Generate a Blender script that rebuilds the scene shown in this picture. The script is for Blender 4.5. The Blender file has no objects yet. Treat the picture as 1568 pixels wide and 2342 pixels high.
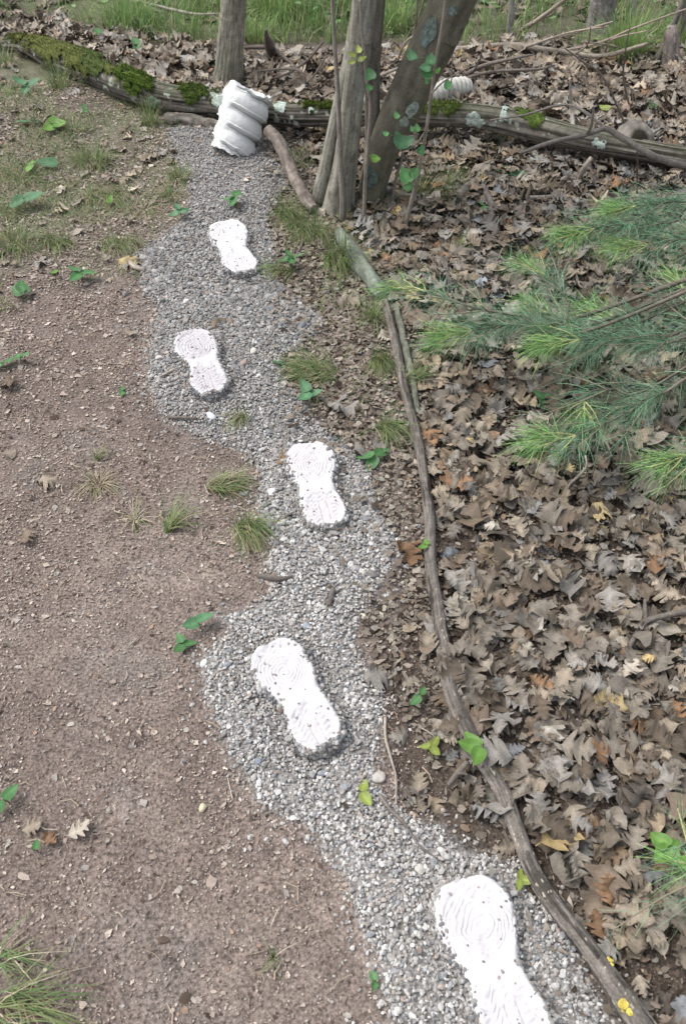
import bpy, math, random
import numpy as np
from mathutils import Vector
R_ = np.random.RandomState(7)
random.seed(7)
rad = math.radians
sc = bpy.context.scene
C = sc.collection
# ------------------------------------------------------------------ camera, sky, sun
CAMH, PITCH, FPX = 1.6, rad(47.5), 1900.0
cam = bpy.data.cameras.new('camera'); camo = bpy.data.objects.new('camera', cam); C.objects.link(camo)
camo.location = (0, 0, CAMH); camo.rotation_euler = (rad(90) - PITCH, 0, 0)
cam.sensor_fit = 'VERTICAL'; cam.sensor_height = 23.6; cam.lens = FPX / 2342 * 23.6
cam.clip_start = 0.05; cam.clip_end = 500
cam.dof.use_dof = True; cam.dof.focus_distance = 2.3; cam.dof.aperture_fstop = 5.0
sc.camera = camo
w = bpy.data.worlds.new('World'); sc.world = w; w.use_nodes = True
nt = w.node_tree; nt.nodes.clear()
sky = nt.nodes.new('ShaderNodeTexSky'); sky.sky_type = 'NISHITA'; sky.sun_disc = False
SUN_EL, SUN_AZ = rad(58), rad(-75)      # azimuth measured from +Y towards +X
sky.sun_elevation = SUN_EL; sky.sun_rotation = SUN_AZ; sky.dust_density = 3.0; sky.air_density = 1.0; sky.ozone_density = 0.6
hs = nt.nodes.new('ShaderNodeHueSaturation'); hs.inputs['Saturation'].default_value = 0.32
bg = nt.nodes.new('ShaderNodeBackground'); bg.inputs['Strength'].default_value = 0.15
wo = nt.nodes.new('ShaderNodeOutputWorld')
nt.links.new(sky.outputs[0], hs.inputs['Color']); nt.links.new(hs.outputs[0], bg.inputs[0]); nt.links.new(bg.outputs[0], wo.inputs[0])
sl = bpy.data.lights.new('sun', 'SUN'); sl.energy = 1.05; sl.angle = rad(28); sl.color = (1, 0.96, 0.9)
so = bpy.data.objects.new('sun', sl); C.objects.link(so)
d = Vector((math.sin(SUN_AZ) * math.cos(SUN_EL), math.cos(SUN_AZ) * math.cos(SUN_EL), math.sin(SUN_EL)))
so.rotation_euler = d.to_track_quat('Z', 'Y').to_euler(); so.location = (-3, 2, 6)
sc.view_settings.view_transform = 'Standard'; sc.view_settings.look = 'None'
sc.view_settings.exposure = 0.95; sc.view_settings.gamma = 1; sc.view_settings.use_curve_mapping = False

# ------------------------------------------------------------------ noise and projection helpers
def _h(ix, iy, iz, seed):
    n = (ix.astype(np.int64) * 374761393 + iy.astype(np.int64) * 668265263 + iz.astype(np.int64) * 2147483647 + seed * 974711) & 0x7fffffff
    n = ((n ^ (n >> 13)) * 1274126177) & 0x7fffffff
    n = ((n ^ (n >> 16)) * 2246822519) & 0x7fffffff
    return (n & 0xffffff) / float(0xffffff)
def vn(x, y, z=0.0, seed=0):
    x, y, z = np.broadcast_arrays(np.asarray(x, float), np.asarray(y, float), np.asarray(z, float))
    ix, iy, iz = np.floor(x), np.floor(y), np.floor(z)
    fx, fy, fz = x - ix, y - iy, z - iz
    fx = fx * fx * (3 - 2 * fx); fy = fy * fy * (3 - 2 * fy); fz = fz * fz * (3 - 2 * fz)
    r = 0
    for a in (0, 1):
        for b in (0, 1):
            for c in (0, 1):
                r = r + _h(ix + a, iy + b, iz + c, seed) * (fx if a else 1 - fx) * (fy if b else 1 - fy) * (fz if c else 1 - fz)
    return r * 2 - 1
def fbm(x, y, z=0.0, o=3, seed=0):
    r = 0; a = 1.0; t = 0; x = np.asarray(x, float); y = np.asarray(y, float); z = np.asarray(z, float)
    for i in range(o):
        r = r + a * vn(x, y, z, seed + i); t += a; a *= 0.5; x = x * 2.03; y = y * 2.03; z = z * 2.03
    return r / t
SP, CP = math.sin(PITCH), math.cos(PITCH)
def proj(X, Y, Z=0.0):
    dep = np.maximum(Y * CP + (CAMH - Z) * SP, 0.02)
    return 784 + FPX * X / dep, 1171 + FPX * ((CAMH - Z) * CP - Y * SP) / dep, dep
def inpoly(px, py, poly):
    r = np.zeros(np.shape(px), bool); n = len(poly)
    for i in range(n):
        x1, y1 = poly[i]; x2, y2 = poly[i - 1]
        c = ((y1 > py) != (y2 > py))
        with np.errstate(divide='ignore', invalid='ignore'):
            r ^= c & (px < (x2 - x1) * (py - y1) / (y2 - y1 + 1e-12) + x1)
    return r
def flat(px, py, z=0.0):
    u = (px - 784) / FPX; v = (py - 1171) / FPX
    t = (CAMH - z) / (SP + v * CP)
    return np.array([u * t, (CP - v * SP) * t, z])
GRAVEL = [(385,300),(392,350),(430,400),(440,450),(420,500),(370,540),(322,580),(320,615),(340,660),(368,700),(350,760),(348,820),(332,870),(355,930),(385,975),(440,1000),(530,1025),(588,1058),(597,1110),(590,1170),(602,1220),(622,1265),(612,1310),(632,1350),(560,1398),(503,1410),(520,1450),(462,1510),(466,1570),(490,1660),(520,1730),(560,1790),(600,1850),(690,1880),(760,1970),(800,2030),(812,2100),(850,2180),(862,2260),(892,2342),(950,2560),(1560,2560),
 (1422,2342),(1352,2240),(1292,2130),(1232,2050),(1172,1965),(1062,1935),(1010,1880),(940,1868),(882,1822),(862,1750),(872,1700),(884,1620),(836,1540),(806,1480),(832,1400),(884,1340),(912,1290),(905,1230),(864,1180),(852,1100),(840,1060),(782,1002),(742,980),(702,930),(655,880),(645,820),(692,792),(732,760),(722,720),(682,680),(642,640),(632,560),(612,500),(640,455),(662,430),(652,400),(632,370),(600,305),(500,290)]
GW = np.array([flat(a, b)[:2] for a, b in GRAVEL])
def gdist(x, y):            # signed distance to gravel outline (metres, negative inside)
    x = np.asarray(x, float); y = np.asarray(y, float)
    dm = np.full(np.shape(x), 1e9)
    for i in range(len(GW)):
        a = GW[i - 1]; b = GW[i]; ab = b - a; L = ab @ ab + 1e-12
        t = np.clip(((x - a[0]) * ab[0] + (y - a[1]) * ab[1]) / L, 0, 1)
        dm = np.minimum(dm, (x - a[0] - t * ab[0]) ** 2 + (y - a[1] - t * ab[1]) ** 2)
    dm = np.sqrt(dm); ins = inpoly(x, y, GW)
    return np.where(ins, -dm, dm)
LITTER = [(660,290),(655,340),(700,400),(740,460),(800,540),(850,640),(890,760),(925,930),(940,1100),(960,1290),(930,1400),(880,1480),(850,1560),(900,1700),(930,1850),(1040,1925),(1180,1960),(1250,2050),(1330,2200),(1420,2342),(1600,2700),(4200,2700),(4200,290)]
BEYOND = [(-1800,50),(0,52),(130,45),(290,90),(500,112),(650,135),(1000,120),(1200,105),(1568,110),(4000,120),(4000,400),(1568,360),(1200,300),(1000,292),(600,292),(450,255),(300,225),(100,130),(0,115),(-1800,110)]
def hgt(x, y):
    x = np.asarray(x, float); y = np.asarray(y, float)
    gd = gdist(x, y)
    px, py, _ = proj(x, y)
    m = 0.014 * (1 - np.clip((gd + 0.05) / 0.08, 0, 1))
    lit = np.clip((x - (0.10 + 0.03 * y)) / 0.3, 0, 1)
    z = m + 0.018 * fbm(x * 1.7, y * 1.7, 0, 2, 3) + 0.02 * lit * fbm(x * 4.5, y * 4.5, 0, 2, 9)
    # little bank in front of the fallen log at the left
    z = z + 0.05 * np.exp(-((x + 1.75) / 0.5) ** 2 - ((y - 3.9) / 0.3) ** 2)
    z = z + 0.10 * np.clip((y - 6) / 8, 0, 3)
    return z
def H(x, y): return float(hgt(np.array([x]), np.array([y]))[0])
def G(px, py, dz=0.0):       # point on the ground (plus dz) seen at a pixel of the photograph
    z = dz
    for _ in range(4):
        p = flat(px, py, z); z = H(p[0], p[1]) + dz
    p[2] = z
    return p
def GP(px, py, Y):           # point at world distance Y
    u = (px - 784) / FPX; v = (py - 1171) / FPX
    t = Y / (CP - v * SP)
    return np.array([u * t, Y, CAMH - t * (SP + v * CP)])
def dep(p): return p[1] * CP + (CAMH - p[2]) * SP
def pxlen(npx, p): return npx * dep(p) / FPX

# ------------------------------------------------------------------ mesh helpers
class Acc:
    def __init__(s): s.V = []; s.F = []; s.K = []; s.n = 0
    def add(s, V, F, K=(0.5, 0.5, 0.5)):
        V = np.asarray(V, float); F = np.asarray(F, int)
        if len(V) == 0: return
        if F.shape[1] == 4: F = np.concatenate([F[:, [0, 1, 2]], F[:, [0, 2, 3]]])
        K = np.asarray(K, float)
        if K.ndim == 1: K = np.tile(K, (len(V), 1))
        s.V.append(V); s.F.append(F + s.n); s.K.append(K); s.n += len(V)
    def mesh(s, name, mat, smooth=True, origin=None):
        V = np.concatenate(s.V); F = np.concatenate(s.F); K = np.concatenate(s.K)
        if origin is not None: V = V - np.asarray(origin)
        me = bpy.data.meshes.new(name)
        me.vertices.add(len(V)); me.vertices.foreach_set('co', V.astype(np.float32).ravel())
        me.loops.add(F.size); me.loops.foreach_set('vertex_index', F.astype(np.int32).ravel())
        me.polygons.add(len(F)); me.polygons.foreach_set('loop_start', np.arange(0, F.size, 3, dtype=np.int32))
        me.polygons.foreach_set('loop_total', np.full(len(F), 3, np.int32))
        me.polygons.foreach_set('use_smooth', np.full(len(F), smooth))
        me.update(calc_edges=True)
        a = me.color_attributes.new('Col', 'FLOAT_COLOR', 'POINT')
        a.data.foreach_set('color', np.concatenate([np.clip(K, 0, 1), np.ones((len(K), 1))], 1).astype(np.float32).ravel())
        me.materials.append(mat)
        return me
def link(name, me, parent=None, loc=None):
    o = bpy.data.objects.new(name, me); C.objects.link(o)
    if parent is not None: o.parent = parent
    if loc is not None: o.location = Vector(loc)
    return o
def tag(o, label=None, cat=None, group=None, kind=None):
    if label: o['label'] = label
    if cat: o['category'] = cat
    if group: o['group'] = group
    if kind: o['kind'] = kind
    return o
def thing(name, loc, label, cat, group=None):
    o = bpy.data.objects.new(name, None); C.objects.link(o); o.location = Vector(loc); o.empty_display_size = 0.05
    return tag(o, label, cat, group)
def frames(P):
    P = np.asarray(P, float); T = np.gradient(P, axis=0); T /= np.linalg.norm(T, axis=1)[:, None] + 1e-12
    u = np.cross(T[0], [0, 0, 1.0]); 
    if np.linalg.norm(u) < 0.2: u = np.cross(T[0], [1.0, 0, 0])
    u /= np.linalg.norm(u); U = [u]
    for i in range(1, len(P)):
        u = U[-1] - T[i] * (U[-1] @ T[i]); u /= np.linalg.norm(u) + 1e-12; U.append(u)
    U = np.array(U); W = np.cross(T, U)
    return T, U, W
def spline(P, n):            # Catmull-Rom through rows of P (any columns)
    P = np.asarray(P, float); m = len(P)
    if m == 2: 
        t = np.linspace(0, 1, n)[:, None]; return P[0] * (1 - t) + P[1] * t
    Q = np.concatenate([[2 * P[0] - P[1]], P, [2 * P[-1] - P[-2]]])
    s = np.linspace(0, m - 1 - 1e-9, n); i = s.astype(int); t = (s - i)[:, None]
    a, b, c, e = Q[i], Q[i + 1], Q[i + 2], Q[i + 3]
    return 0.5 * ((2 * b) + (-a + c) * t + (2 * a - 5 * b + 4 * c - e) * t ** 2 + (-a + 3 * b - 3 * c + e) * t ** 3)
def tube(P, r, n=8, fn=None, cap=True):     # returns V,F,s,theta ; fn(s_metres, theta, r) -> radius
    P = np.asarray(P, float); r = np.broadcast_to(np.asarray(r, float), (len(P),))
    T, U, W = frames(P); th = np.linspace(0, 2 * math.pi, n, endpoint=False)
    s = np.concatenate([[0], np.cumsum(np.linalg.norm(np.diff(P, axis=0), axis=1))])
    S, TH = np.meshgrid(s, th, indexing='ij'); RR = np.repeat(r[:, None], n, 1)
    if fn is not None: RR = fn(S, TH, RR)
    V = P[:, None, :] + RR[..., None] * (np.cos(TH)[..., None] * U[:, None] + np.sin(TH)[..., None] * W[:, None])
    V = V.reshape(-1, 3); m = len(P)
    i = np.arange(m - 1)[:, None] * n; j = np.arange(n)[None]; jn = (j + 1) % n
    F = np.stack([i + j, i + jn, i + n + jn, i + n + j], -1).reshape(-1, 4)
    F = np.concatenate([F[:, [0, 1, 2]], F[:, [0, 2, 3]]])
    if cap:
        V = np.concatenate([V, [P[0], P[-1]]]); k = m * n
        j = np.arange(n); jn = (j + 1) % n
        F = np.concatenate([F, np.stack([np.full(n, k), jn, j], 1), np.stack([np.full(n, k + 1), (m - 1) * n + j, (m - 1) * n + jn], 1)])
        S = np.append(S.ravel(), [s[0], s[-1]]); TH = np.append(TH.ravel(), [0, 0])
    return V, F, S.ravel(), TH.ravel()
def rots(yaw, tilt, ax):     # batch: Rz(yaw) then tilt about horizontal axis at angle ax
    c, s = np.cos(yaw), np.sin(yaw); z = np.zeros_like(c); o = np.ones_like(c)
    Rz = np.stack([np.stack([c, -s, z], -1), np.stack([s, c, z], -1), np.stack([z, z, o], -1)], -2)
    kx, ky = np.cos(ax), np.sin(ax); ct, st = np.cos(tilt), np.sin(tilt)
    Rt = np.stack([np.stack([ct + kx * kx * (1 - ct), kx * ky * (1 - ct), ky * st], -1),
                   np.stack([kx * ky * (1 - ct), ct + ky * ky * (1 - ct), -kx * st], -1),
                   np.stack([-ky * st, kx * st, ct], -1)], -2)
    return Rt @ Rz
def batch(acc, variants, idx, pos, Rm, scale, col):
    for k, (V, F, K) in enumerate(variants):
        s = np.where(idx == k)[0]
        if not len(s): continue
        VV = np.einsum('nij,vj->nvi', Rm[s], V) * scale[s][:, None, None] + pos[s][:, None]
        FF = (F[None] + (np.arange(len(s)) * len(V))[:, None, None]).reshape(-1, F.shape[1])
        KK = K[None] * col[s][:, None]
        acc.add(VV.reshape(-1, 3), FF, KK.reshape(-1, 3))

# ------------------------------------------------------------------ materials
def mat(name, rough=0.85, n1=60, a1=0.25, n2=300, a2=0.2, bump=0.0, bscale=200, spec=0.3, flecks=None, rnd=False, trans=0.0):
    m = bpy.data.materials.new(name); m.use_nodes = True; t = m.node_tree; N = t.nodes; L = t.links
    b = N['Principled BSDF']; b.inputs['Roughness'].default_value = rough; b.inputs['Specular IOR Level'].default_value = spec
    at = N.new('ShaderNodeAttribute'); at.attribute_name = 'Col'
    tc = N.new('ShaderNodeTexCoord'); cur = at.outputs['Color']
    for sc_, am in ((n1, a1), (n2, a2)):
        if am <= 0: continue
        no = N.new('ShaderNodeTexNoise'); no.inputs['Scale'].default_value = sc_; no.inputs['Detail'].default_value = 3
        L.new(tc.outputs['Object'], no.inputs['Vector'])
        mr = N.new('ShaderNodeMapRange'); mr.inputs[1].default_value = 0.3; mr.inputs[2].default_value = 0.7
        mr.inputs[3].default_value = 1 - am; mr.inputs[4].default_value = 1 + am; L.new(no.outputs['Fac'], mr.inputs[0])
        vm = N.new('ShaderNodeVectorMath'); vm.operation = 'SCALE'; L.new(cur, vm.inputs[0]); L.new(mr.outputs[0], vm.inputs['Scale']); cur = vm.outputs[0]
    if rnd:
        oi = N.new('ShaderNodeObjectInfo'); mr = N.new('ShaderNodeMapRange'); mr.inputs[3].default_value = 0.62; mr.inputs[4].default_value = 1.0
        L.new(oi.outputs['Random'], mr.inputs[0]); vm = N.new('ShaderNodeVectorMath'); vm.operation = 'SCALE'
        L.new(cur, vm.inputs[0]); L.new(mr.outputs[0], vm.inputs['Scale']); cur = vm.outputs[0]
    if flecks:
        for fs, thr, colr, amt in flecks:
            vo = N.new('ShaderNodeTexVoronoi'); vo.inputs['Scale'].default_value = fs; L.new(tc.outputs['Object'], vo.inputs['Vector'])
            sp = N.new('ShaderNodeSeparateColor'); L.new(vo.outputs['Color'], sp.inputs[0])
            g = N.new('ShaderNodeMath'); g.operation = 'GREATER_THAN'; g.inputs[1].default_value = thr; L.new(sp.outputs[0], g.inputs[0])
            l2 = N.new('ShaderNodeMath'); l2.operation = 'LESS_THAN'; l2.inputs[1].default_value = 0.42; L.new(vo.outputs['Distance'], l2.inputs[0])
            mm = N.new('ShaderNodeMath'); mm.operation = 'MULTIPLY'; L.new(g.outputs[0], mm.inputs[0]); L.new(l2.outputs[0], mm.inputs[1])
            m2 = N.new('ShaderNodeMath'); m2.operation = 'MULTIPLY'; m2.inputs[1].default_value = amt; L.new(mm.outputs[0], m2.inputs[0])
            mx = N.new('ShaderNodeMixRGB'); L.new(m2.outputs[0], mx.inputs[0]); L.new(cur, mx.inputs[1]); mx.inputs[2].default_value = (*colr, 1); cur = mx.outputs[0]
    L.new(cur, b.inputs['Base Color'])
    if bump > 0:
        no = N.new('ShaderNodeTexNoise'); no.inputs['Scale'].default_value = bscale; no.inputs['Detail'].default_value = 4
        L.new(tc.outputs['Object'], no.inputs['Vector']); bp = N.new('ShaderNodeBump'); bp.inputs['Strength'].default_value = bump
        bp.inputs['Distance'].default_value = 0.002; L.new(no.outputs['Fac'], bp.inputs['Height']); L.new(bp.outputs[0], b.inputs['Normal'])
    if trans > 0:
        tr = N.new('ShaderNodeBsdfTranslucent'); L.new(cur, tr.inputs['Color']); ms = N.new('ShaderNodeMixShader'); ms.inputs[0].default_value = trans
        out = N['Material Output']; L.new(b.outputs[0], ms.inputs[1]); L.new(tr.outputs[0], ms.inputs[2]); L.new(ms.outputs[0], out.inputs['Surface'])
    return m
M_ground = mat('forest_soil', 0.95, 14, 0.2, 150, 0.6, 1.0, 200, 0.1,
               flecks=[(240, 0.72, (0.27, 0.22, 0.185), 0.4), (380, 0.55, (0.075, 0.06, 0.05), 0.5)])
M_stone = mat('gravel_stone', 0.8, 120, 0.1, 500, 0.12, 0.25, 500, 0.3)
M_leaf = mat('dry_leaf', 0.75, 25, 0.2, 160, 0.16, 0.4, 220, 0.3)
M_leafi = mat('dry_leaf_single', 0.75, 25, 0.2, 160, 0.16, 0.4, 220, 0.3, rnd=True)
M_crumb = mat('leaf_crumbs', 0.9, 100, 0.15, 300, 0.1, 0, 1, 0.1)
M_green = mat('green_leaf', 0.5, 60, 0.12, 300, 0.08, 0.2, 150, 0.4, trans=0.3)
M_grass = mat('grass_blades', 0.65, 30, 0.15, 200, 0.1, 0, 1, 0.3, trans=0.25)
M_needle = mat('pine_needles', 0.5, 20, 0.15, 100, 0.1, 0, 1, 0.35, trans=0.15)
M_bark = mat('bark', 0.9, 40, 0.25, 220, 0.25, 0.9, 160, 0.15)
M_smoothbark = mat('smooth_bark', 0.85, 25, 0.18, 160, 0.2, 0.5, 120, 0.2)
M_twig = mat('twig_bark', 0.85, 60, 0.25, 300, 0.2, 0.5, 200, 0.2)
M_moss = mat('moss', 1.0, 80, 0.35, 400, 0.3, 1.0, 500, 0.05)
M_plaster = mat('white_plaster', 0.7, 14, 0.03, 120, 0.03, 0.3, 160, 0.25)

# ------------------------------------------------------------------ ground
def axis(a, b, st, lo, hi):
    core = np.arange(a, b + 1e-6, st); L = []; R = []; g = st; x = a
    while x > lo: g *= 1.28; x -= g; L.append(x)
    g = st; x = b
    while x < hi: g *= 1.28; x += g; R.append(x)
    return np.concatenate([L[::-1], core, R])
xs = axis(-2.4, 2.6, 0.016, -70, 70); ys = axis(-0.1, 6.6, 0.018, -20, 120)
X, Y = np.meshgrid(xs, ys, indexing='xy'); sh = X.shape; X = X.ravel(); Y = Y.ravel()
Z = hgt(X, Y) + 0.004 * fbm(X * 16, Y * 16, 0, 3, 21) + 0.05 * np.clip((Y - 8) / 20, 0, 4)
PX, PY, _ = proj(X, np.maximum(Y, -0.5))
gd = gdist(X, Y)
dirt = np.array([0.168, 0.135, 0.118]); base = np.tile(dirt, (len(X), 1))
n1 = fbm(X * 2.3, Y * 2.3, 0, 3, 31)[:, None]; n2 = fbm(X * 7, Y * 7, 0, 3, 37)[:, None]
base = base * (1 + 0.25 * n1 + 0.18 * n2)
grey = np.clip(n2 * 2.2 - 0.3, 0, 1) * 0.5; base = base * (1 - grey) + np.array([0.15, 0.14, 0.13]) * grey
far = np.clip((700 - PY) / 200, 0, 1)[:, None]
base = base * (1 - far) + far * np.array([0.13, 0.112, 0.092]) * (1 + 0.3 * n2)
gl = np.clip((640 - PY) / 120, 0, 1)[:, None] * np.clip(n1 * 1.6 + .5, 0, 1) * np.clip((520 - PX[:, None]) / 80, 0, 1) * .5
base = base * (1 - gl) + gl * np.array([.13, .165, .085])
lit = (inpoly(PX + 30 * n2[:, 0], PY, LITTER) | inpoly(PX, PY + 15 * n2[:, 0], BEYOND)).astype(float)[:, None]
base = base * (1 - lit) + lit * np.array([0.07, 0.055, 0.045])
gm = (1 - np.clip((gd + 0.02) / 0.03, 0, 1))[:, None]
base = base * (1 - gm) + gm * np.array([0.22, 0.21, 0.20])
fld = ((PY < 100) | (Y > 6)).astype(float)[:, None]; base = base * (1 - 0.6 * fld) + 0.6 * fld * np.array([0.085, 0.095, 0.05])
nx, ny = len(xs), len(ys); i = (np.arange(ny - 1)[:, None] * nx + np.arange(nx - 1)[None]).ravel()
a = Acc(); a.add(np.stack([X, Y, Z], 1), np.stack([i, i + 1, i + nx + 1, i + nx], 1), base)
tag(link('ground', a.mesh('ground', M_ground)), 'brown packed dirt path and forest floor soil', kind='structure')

# ------------------------------------------------------------------ gravel
def ico(sub, seed, jit=0.16):
    import bmesh
    bm = bmesh.new(); bmesh.ops.create_icosphere(bm, subdivisions=sub, radius=1)
    V = np.array([v.co[:] for v in bm.verts]); F = np.array([[v.index for v in f.verts] for f in bm.faces]); bm.free()
    r = np.random.RandomState(seed)
    if sub > 1: V = V * (1 + 0.3 * vn(V[:, 0] * 1.3, V[:, 1] * 1.3, V[:, 2] * 1.3 + seed * 7.7, seed))[:, None]
    else: V = V * (1 + jit * r.randn(len(V)))[:, None]
    V = V * np.array([1.2, r.uniform(0.75, 1.0), r.uniform(0.5, 0.75)])
    return V, F, np.ones((len(V), 3))
ST1 = [ico(1, k, 0.17) for k in range(14)]
ST2 = [ico(2, 50 + k) for k in range(12)]
PAL = np.array([[.50,.49,.475],[.40,.39,.375],[.33,.315,.295],[.27,.255,.24],[.22,.21,.20],[.155,.165,.18],[.20,.21,.225],[.12,.12,.12],[.30,.25,.21],[.58,.57,.55],[.26,.20,.17]])
PW = np.array([.13,.18,.17,.14,.11,.08,.08,.04,.04,.05,.02]); PW = PW / PW.sum()
def scatter(n, x0, x1, y0, y1): return R_.uniform(x0, x1, n), R_.uniform(y0, y1, n)
N = 260000
x, y = scatter(N, GW[:, 0].min() - .06, GW[:, 0].max() + .06, 0.05, GW[:, 1].max() + .06)
gd = gdist(x, y); px, py, dp = proj(x, y)
edge = gd + 0.022 * fbm(x * 12, y * 12, 0, 3, 5)
keep = (edge < 0.0) | ((edge < 0.16) & (R_.rand(N) < 0.26 * np.exp(-edge / 0.024)))
area = (GW[:, 0].max() - GW[:, 0].min() + .12) * (GW[:, 1].max() + .01); dens = N / area
want = np.interp(py, [300, 900, 2300], [20000, 30000, 36000])
thin = np.interp(np.hypot((px - 560) / 70, (py - 1360) / 40), [0, 1, 1.5], [0.2, 0.5, 1])
keep &= R_.rand(N) < want * thin / dens
x, y, py = x[keep], y[keep], py[keep]; n = len(x)
cob = np.exp(-((py - 640) / 170) ** 2) * np.clip(fbm(x * 3, y * 3, 0, 2, 8) + 0.8, 0, 1)     # coarser, darker stones here
cob = np.maximum(cob, 0.8 * np.exp(-((py - 1190) / 90) ** 2) * (R_.rand(n) < 0.6))
rr = np.exp(R_.normal(0, 0.27, n)) * (0.0029 + 0.0026 * cob)
rr = np.where(R_.rand(n) < 0.035, rr * 1.75, rr)
z = hgt(x, y) + R_.uniform(-0.001, 0.006, n)
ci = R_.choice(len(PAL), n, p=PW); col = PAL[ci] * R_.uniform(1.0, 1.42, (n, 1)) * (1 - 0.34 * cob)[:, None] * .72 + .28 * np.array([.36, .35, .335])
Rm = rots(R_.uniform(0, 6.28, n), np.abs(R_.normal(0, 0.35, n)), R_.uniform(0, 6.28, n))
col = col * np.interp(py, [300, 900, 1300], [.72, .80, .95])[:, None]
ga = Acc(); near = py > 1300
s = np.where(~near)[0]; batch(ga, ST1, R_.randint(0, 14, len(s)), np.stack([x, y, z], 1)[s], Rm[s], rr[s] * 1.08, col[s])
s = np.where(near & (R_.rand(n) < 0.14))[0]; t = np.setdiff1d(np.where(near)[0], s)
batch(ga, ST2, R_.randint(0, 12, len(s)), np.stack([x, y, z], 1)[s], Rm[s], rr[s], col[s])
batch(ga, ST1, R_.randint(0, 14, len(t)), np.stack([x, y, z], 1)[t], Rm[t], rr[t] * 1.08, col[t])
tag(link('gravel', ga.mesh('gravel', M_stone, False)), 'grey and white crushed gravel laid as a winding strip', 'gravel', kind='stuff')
print('gravel stones', n)
# larger stones that stand out one by one
BIG = [(865,1778,15,(.40,.37,.34),'smooth pale oval stone on leaf crumbs right of the gravel edge'),
 (557,832,11,(.30,.24,.21),'brownish round stone on gravel between second footprint cast and path edge'),
 (812,1300,10,(.30,.28,.28),'rounded grey stone on gravel beneath the third footprint cast'),
 (835,1308,9,(.48,.46,.44),'whitish stone at the right gravel border below third footprint cast'),
 (668,985,11,(.20,.20,.20),'flat dark grey stone lying in fine gravel above third footprint cast'),
 (650,878,9,(.42,.40,.38),'round pale stone by the grass tuft beside second footprint cast'),
 (362,640,9,(.34,.32,.30),'round grey stone on the left rim of the dark gravel'),
 (330,590,9,(.30,.28,.27),'grey stone at the far left point of the gravel'),
 (428,690,9,(.5,.49,.46),'oval white stone on dark gravel above second footprint cast'),
 (382,636,8,(.46,.44,.42),'light stone beside the left rim of dark gravel'),
 (363,818,9,(.52,.5,.47),'white stone left of the second footprint cast'),
 (580,803,9,(.50,.47,.42),'cream stone right of the second footprint cast'),
 (623,706,10,(.18,.18,.19),'dark rounded stone on gravel below first footprint cast'),
 (690,746,11,(.17,.18,.19),'blue grey stone at the right tip of the dark gravel'),
 (483,952,13,(.50,.51,.54),'chunky white stone below the second footprint cast'),
 (645,1195,11,(.46,.43,.40),'pale flat stone left of the third footprint cast heel'),
 (612,1178,10,(.16,.17,.16),'dark oval stone left of the third footprint cast'),
 (648,1235,9,(.52,.5,.48),'white stone near the grass tuft at the gravel edge'),
 (622,1124,11,(.62,.61,.59),'elongated white stone left of the third footprint cast'),
 (848,1312,13,(.17,.165,.16),'broad dark stone at the right gravel border'),
 (885,1360,8,(.45,.44,.42),'small white stone on leaf crumbs right of gravel'),
 (830,1410,8,(.5,.46,.38),'cream stone with a dark speck at the gravel border'),
 (520,1520,8,(.24,.26,.28),'bluish stone in gravel above the fourth footprint cast'),
 (700,1432,9,(.24,.27,.30),'blue grey stone in gravel above the fourth footprint cast'),
 (590,1740,9,(.2,.22,.25),'blue stone in gravel left below fourth footprint cast'),
 (463,1848,10,(.55,.48,.34),'yellowish white stone alone on the brown dirt path'),
 (960,1988,11,(.42,.40,.36),'pale tan stone in gravel left of the fifth footprint cast'),
 (738,1768,9,(.21,.22,.25),'slate blue stone in gravel under the fourth footprint cast'),
 (850,1932,8,(.10,.10,.11),'black stone in gravel between fourth and fifth footprint casts'),
 (910,2310,10,(.48,.46,.43),'light stone at the bottom left of the gravel'),
 (466,1518,9,(.60,.60,.58),'white stone marking the left corner of the gravel'),
 (925,1255,9,(.48,.46,.44),'white stone on leaf crumbs left of the long branch')]
for k, (px, py, r, c, lab) in enumerate(BIG):
    p = G(px, py, 0.004); V, F, K = ico(3, 200 + k); a = Acc(); a.add(V * pxlen(r, p) * 0.95, F, c)
    o = link('pebble', a.mesh('pebble', M_stone), None, p); o.rotation_euler = (0, 0, k * 1.3); tag(o, lab, 'stone', 'larger stones on and beside the gravel')

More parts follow.
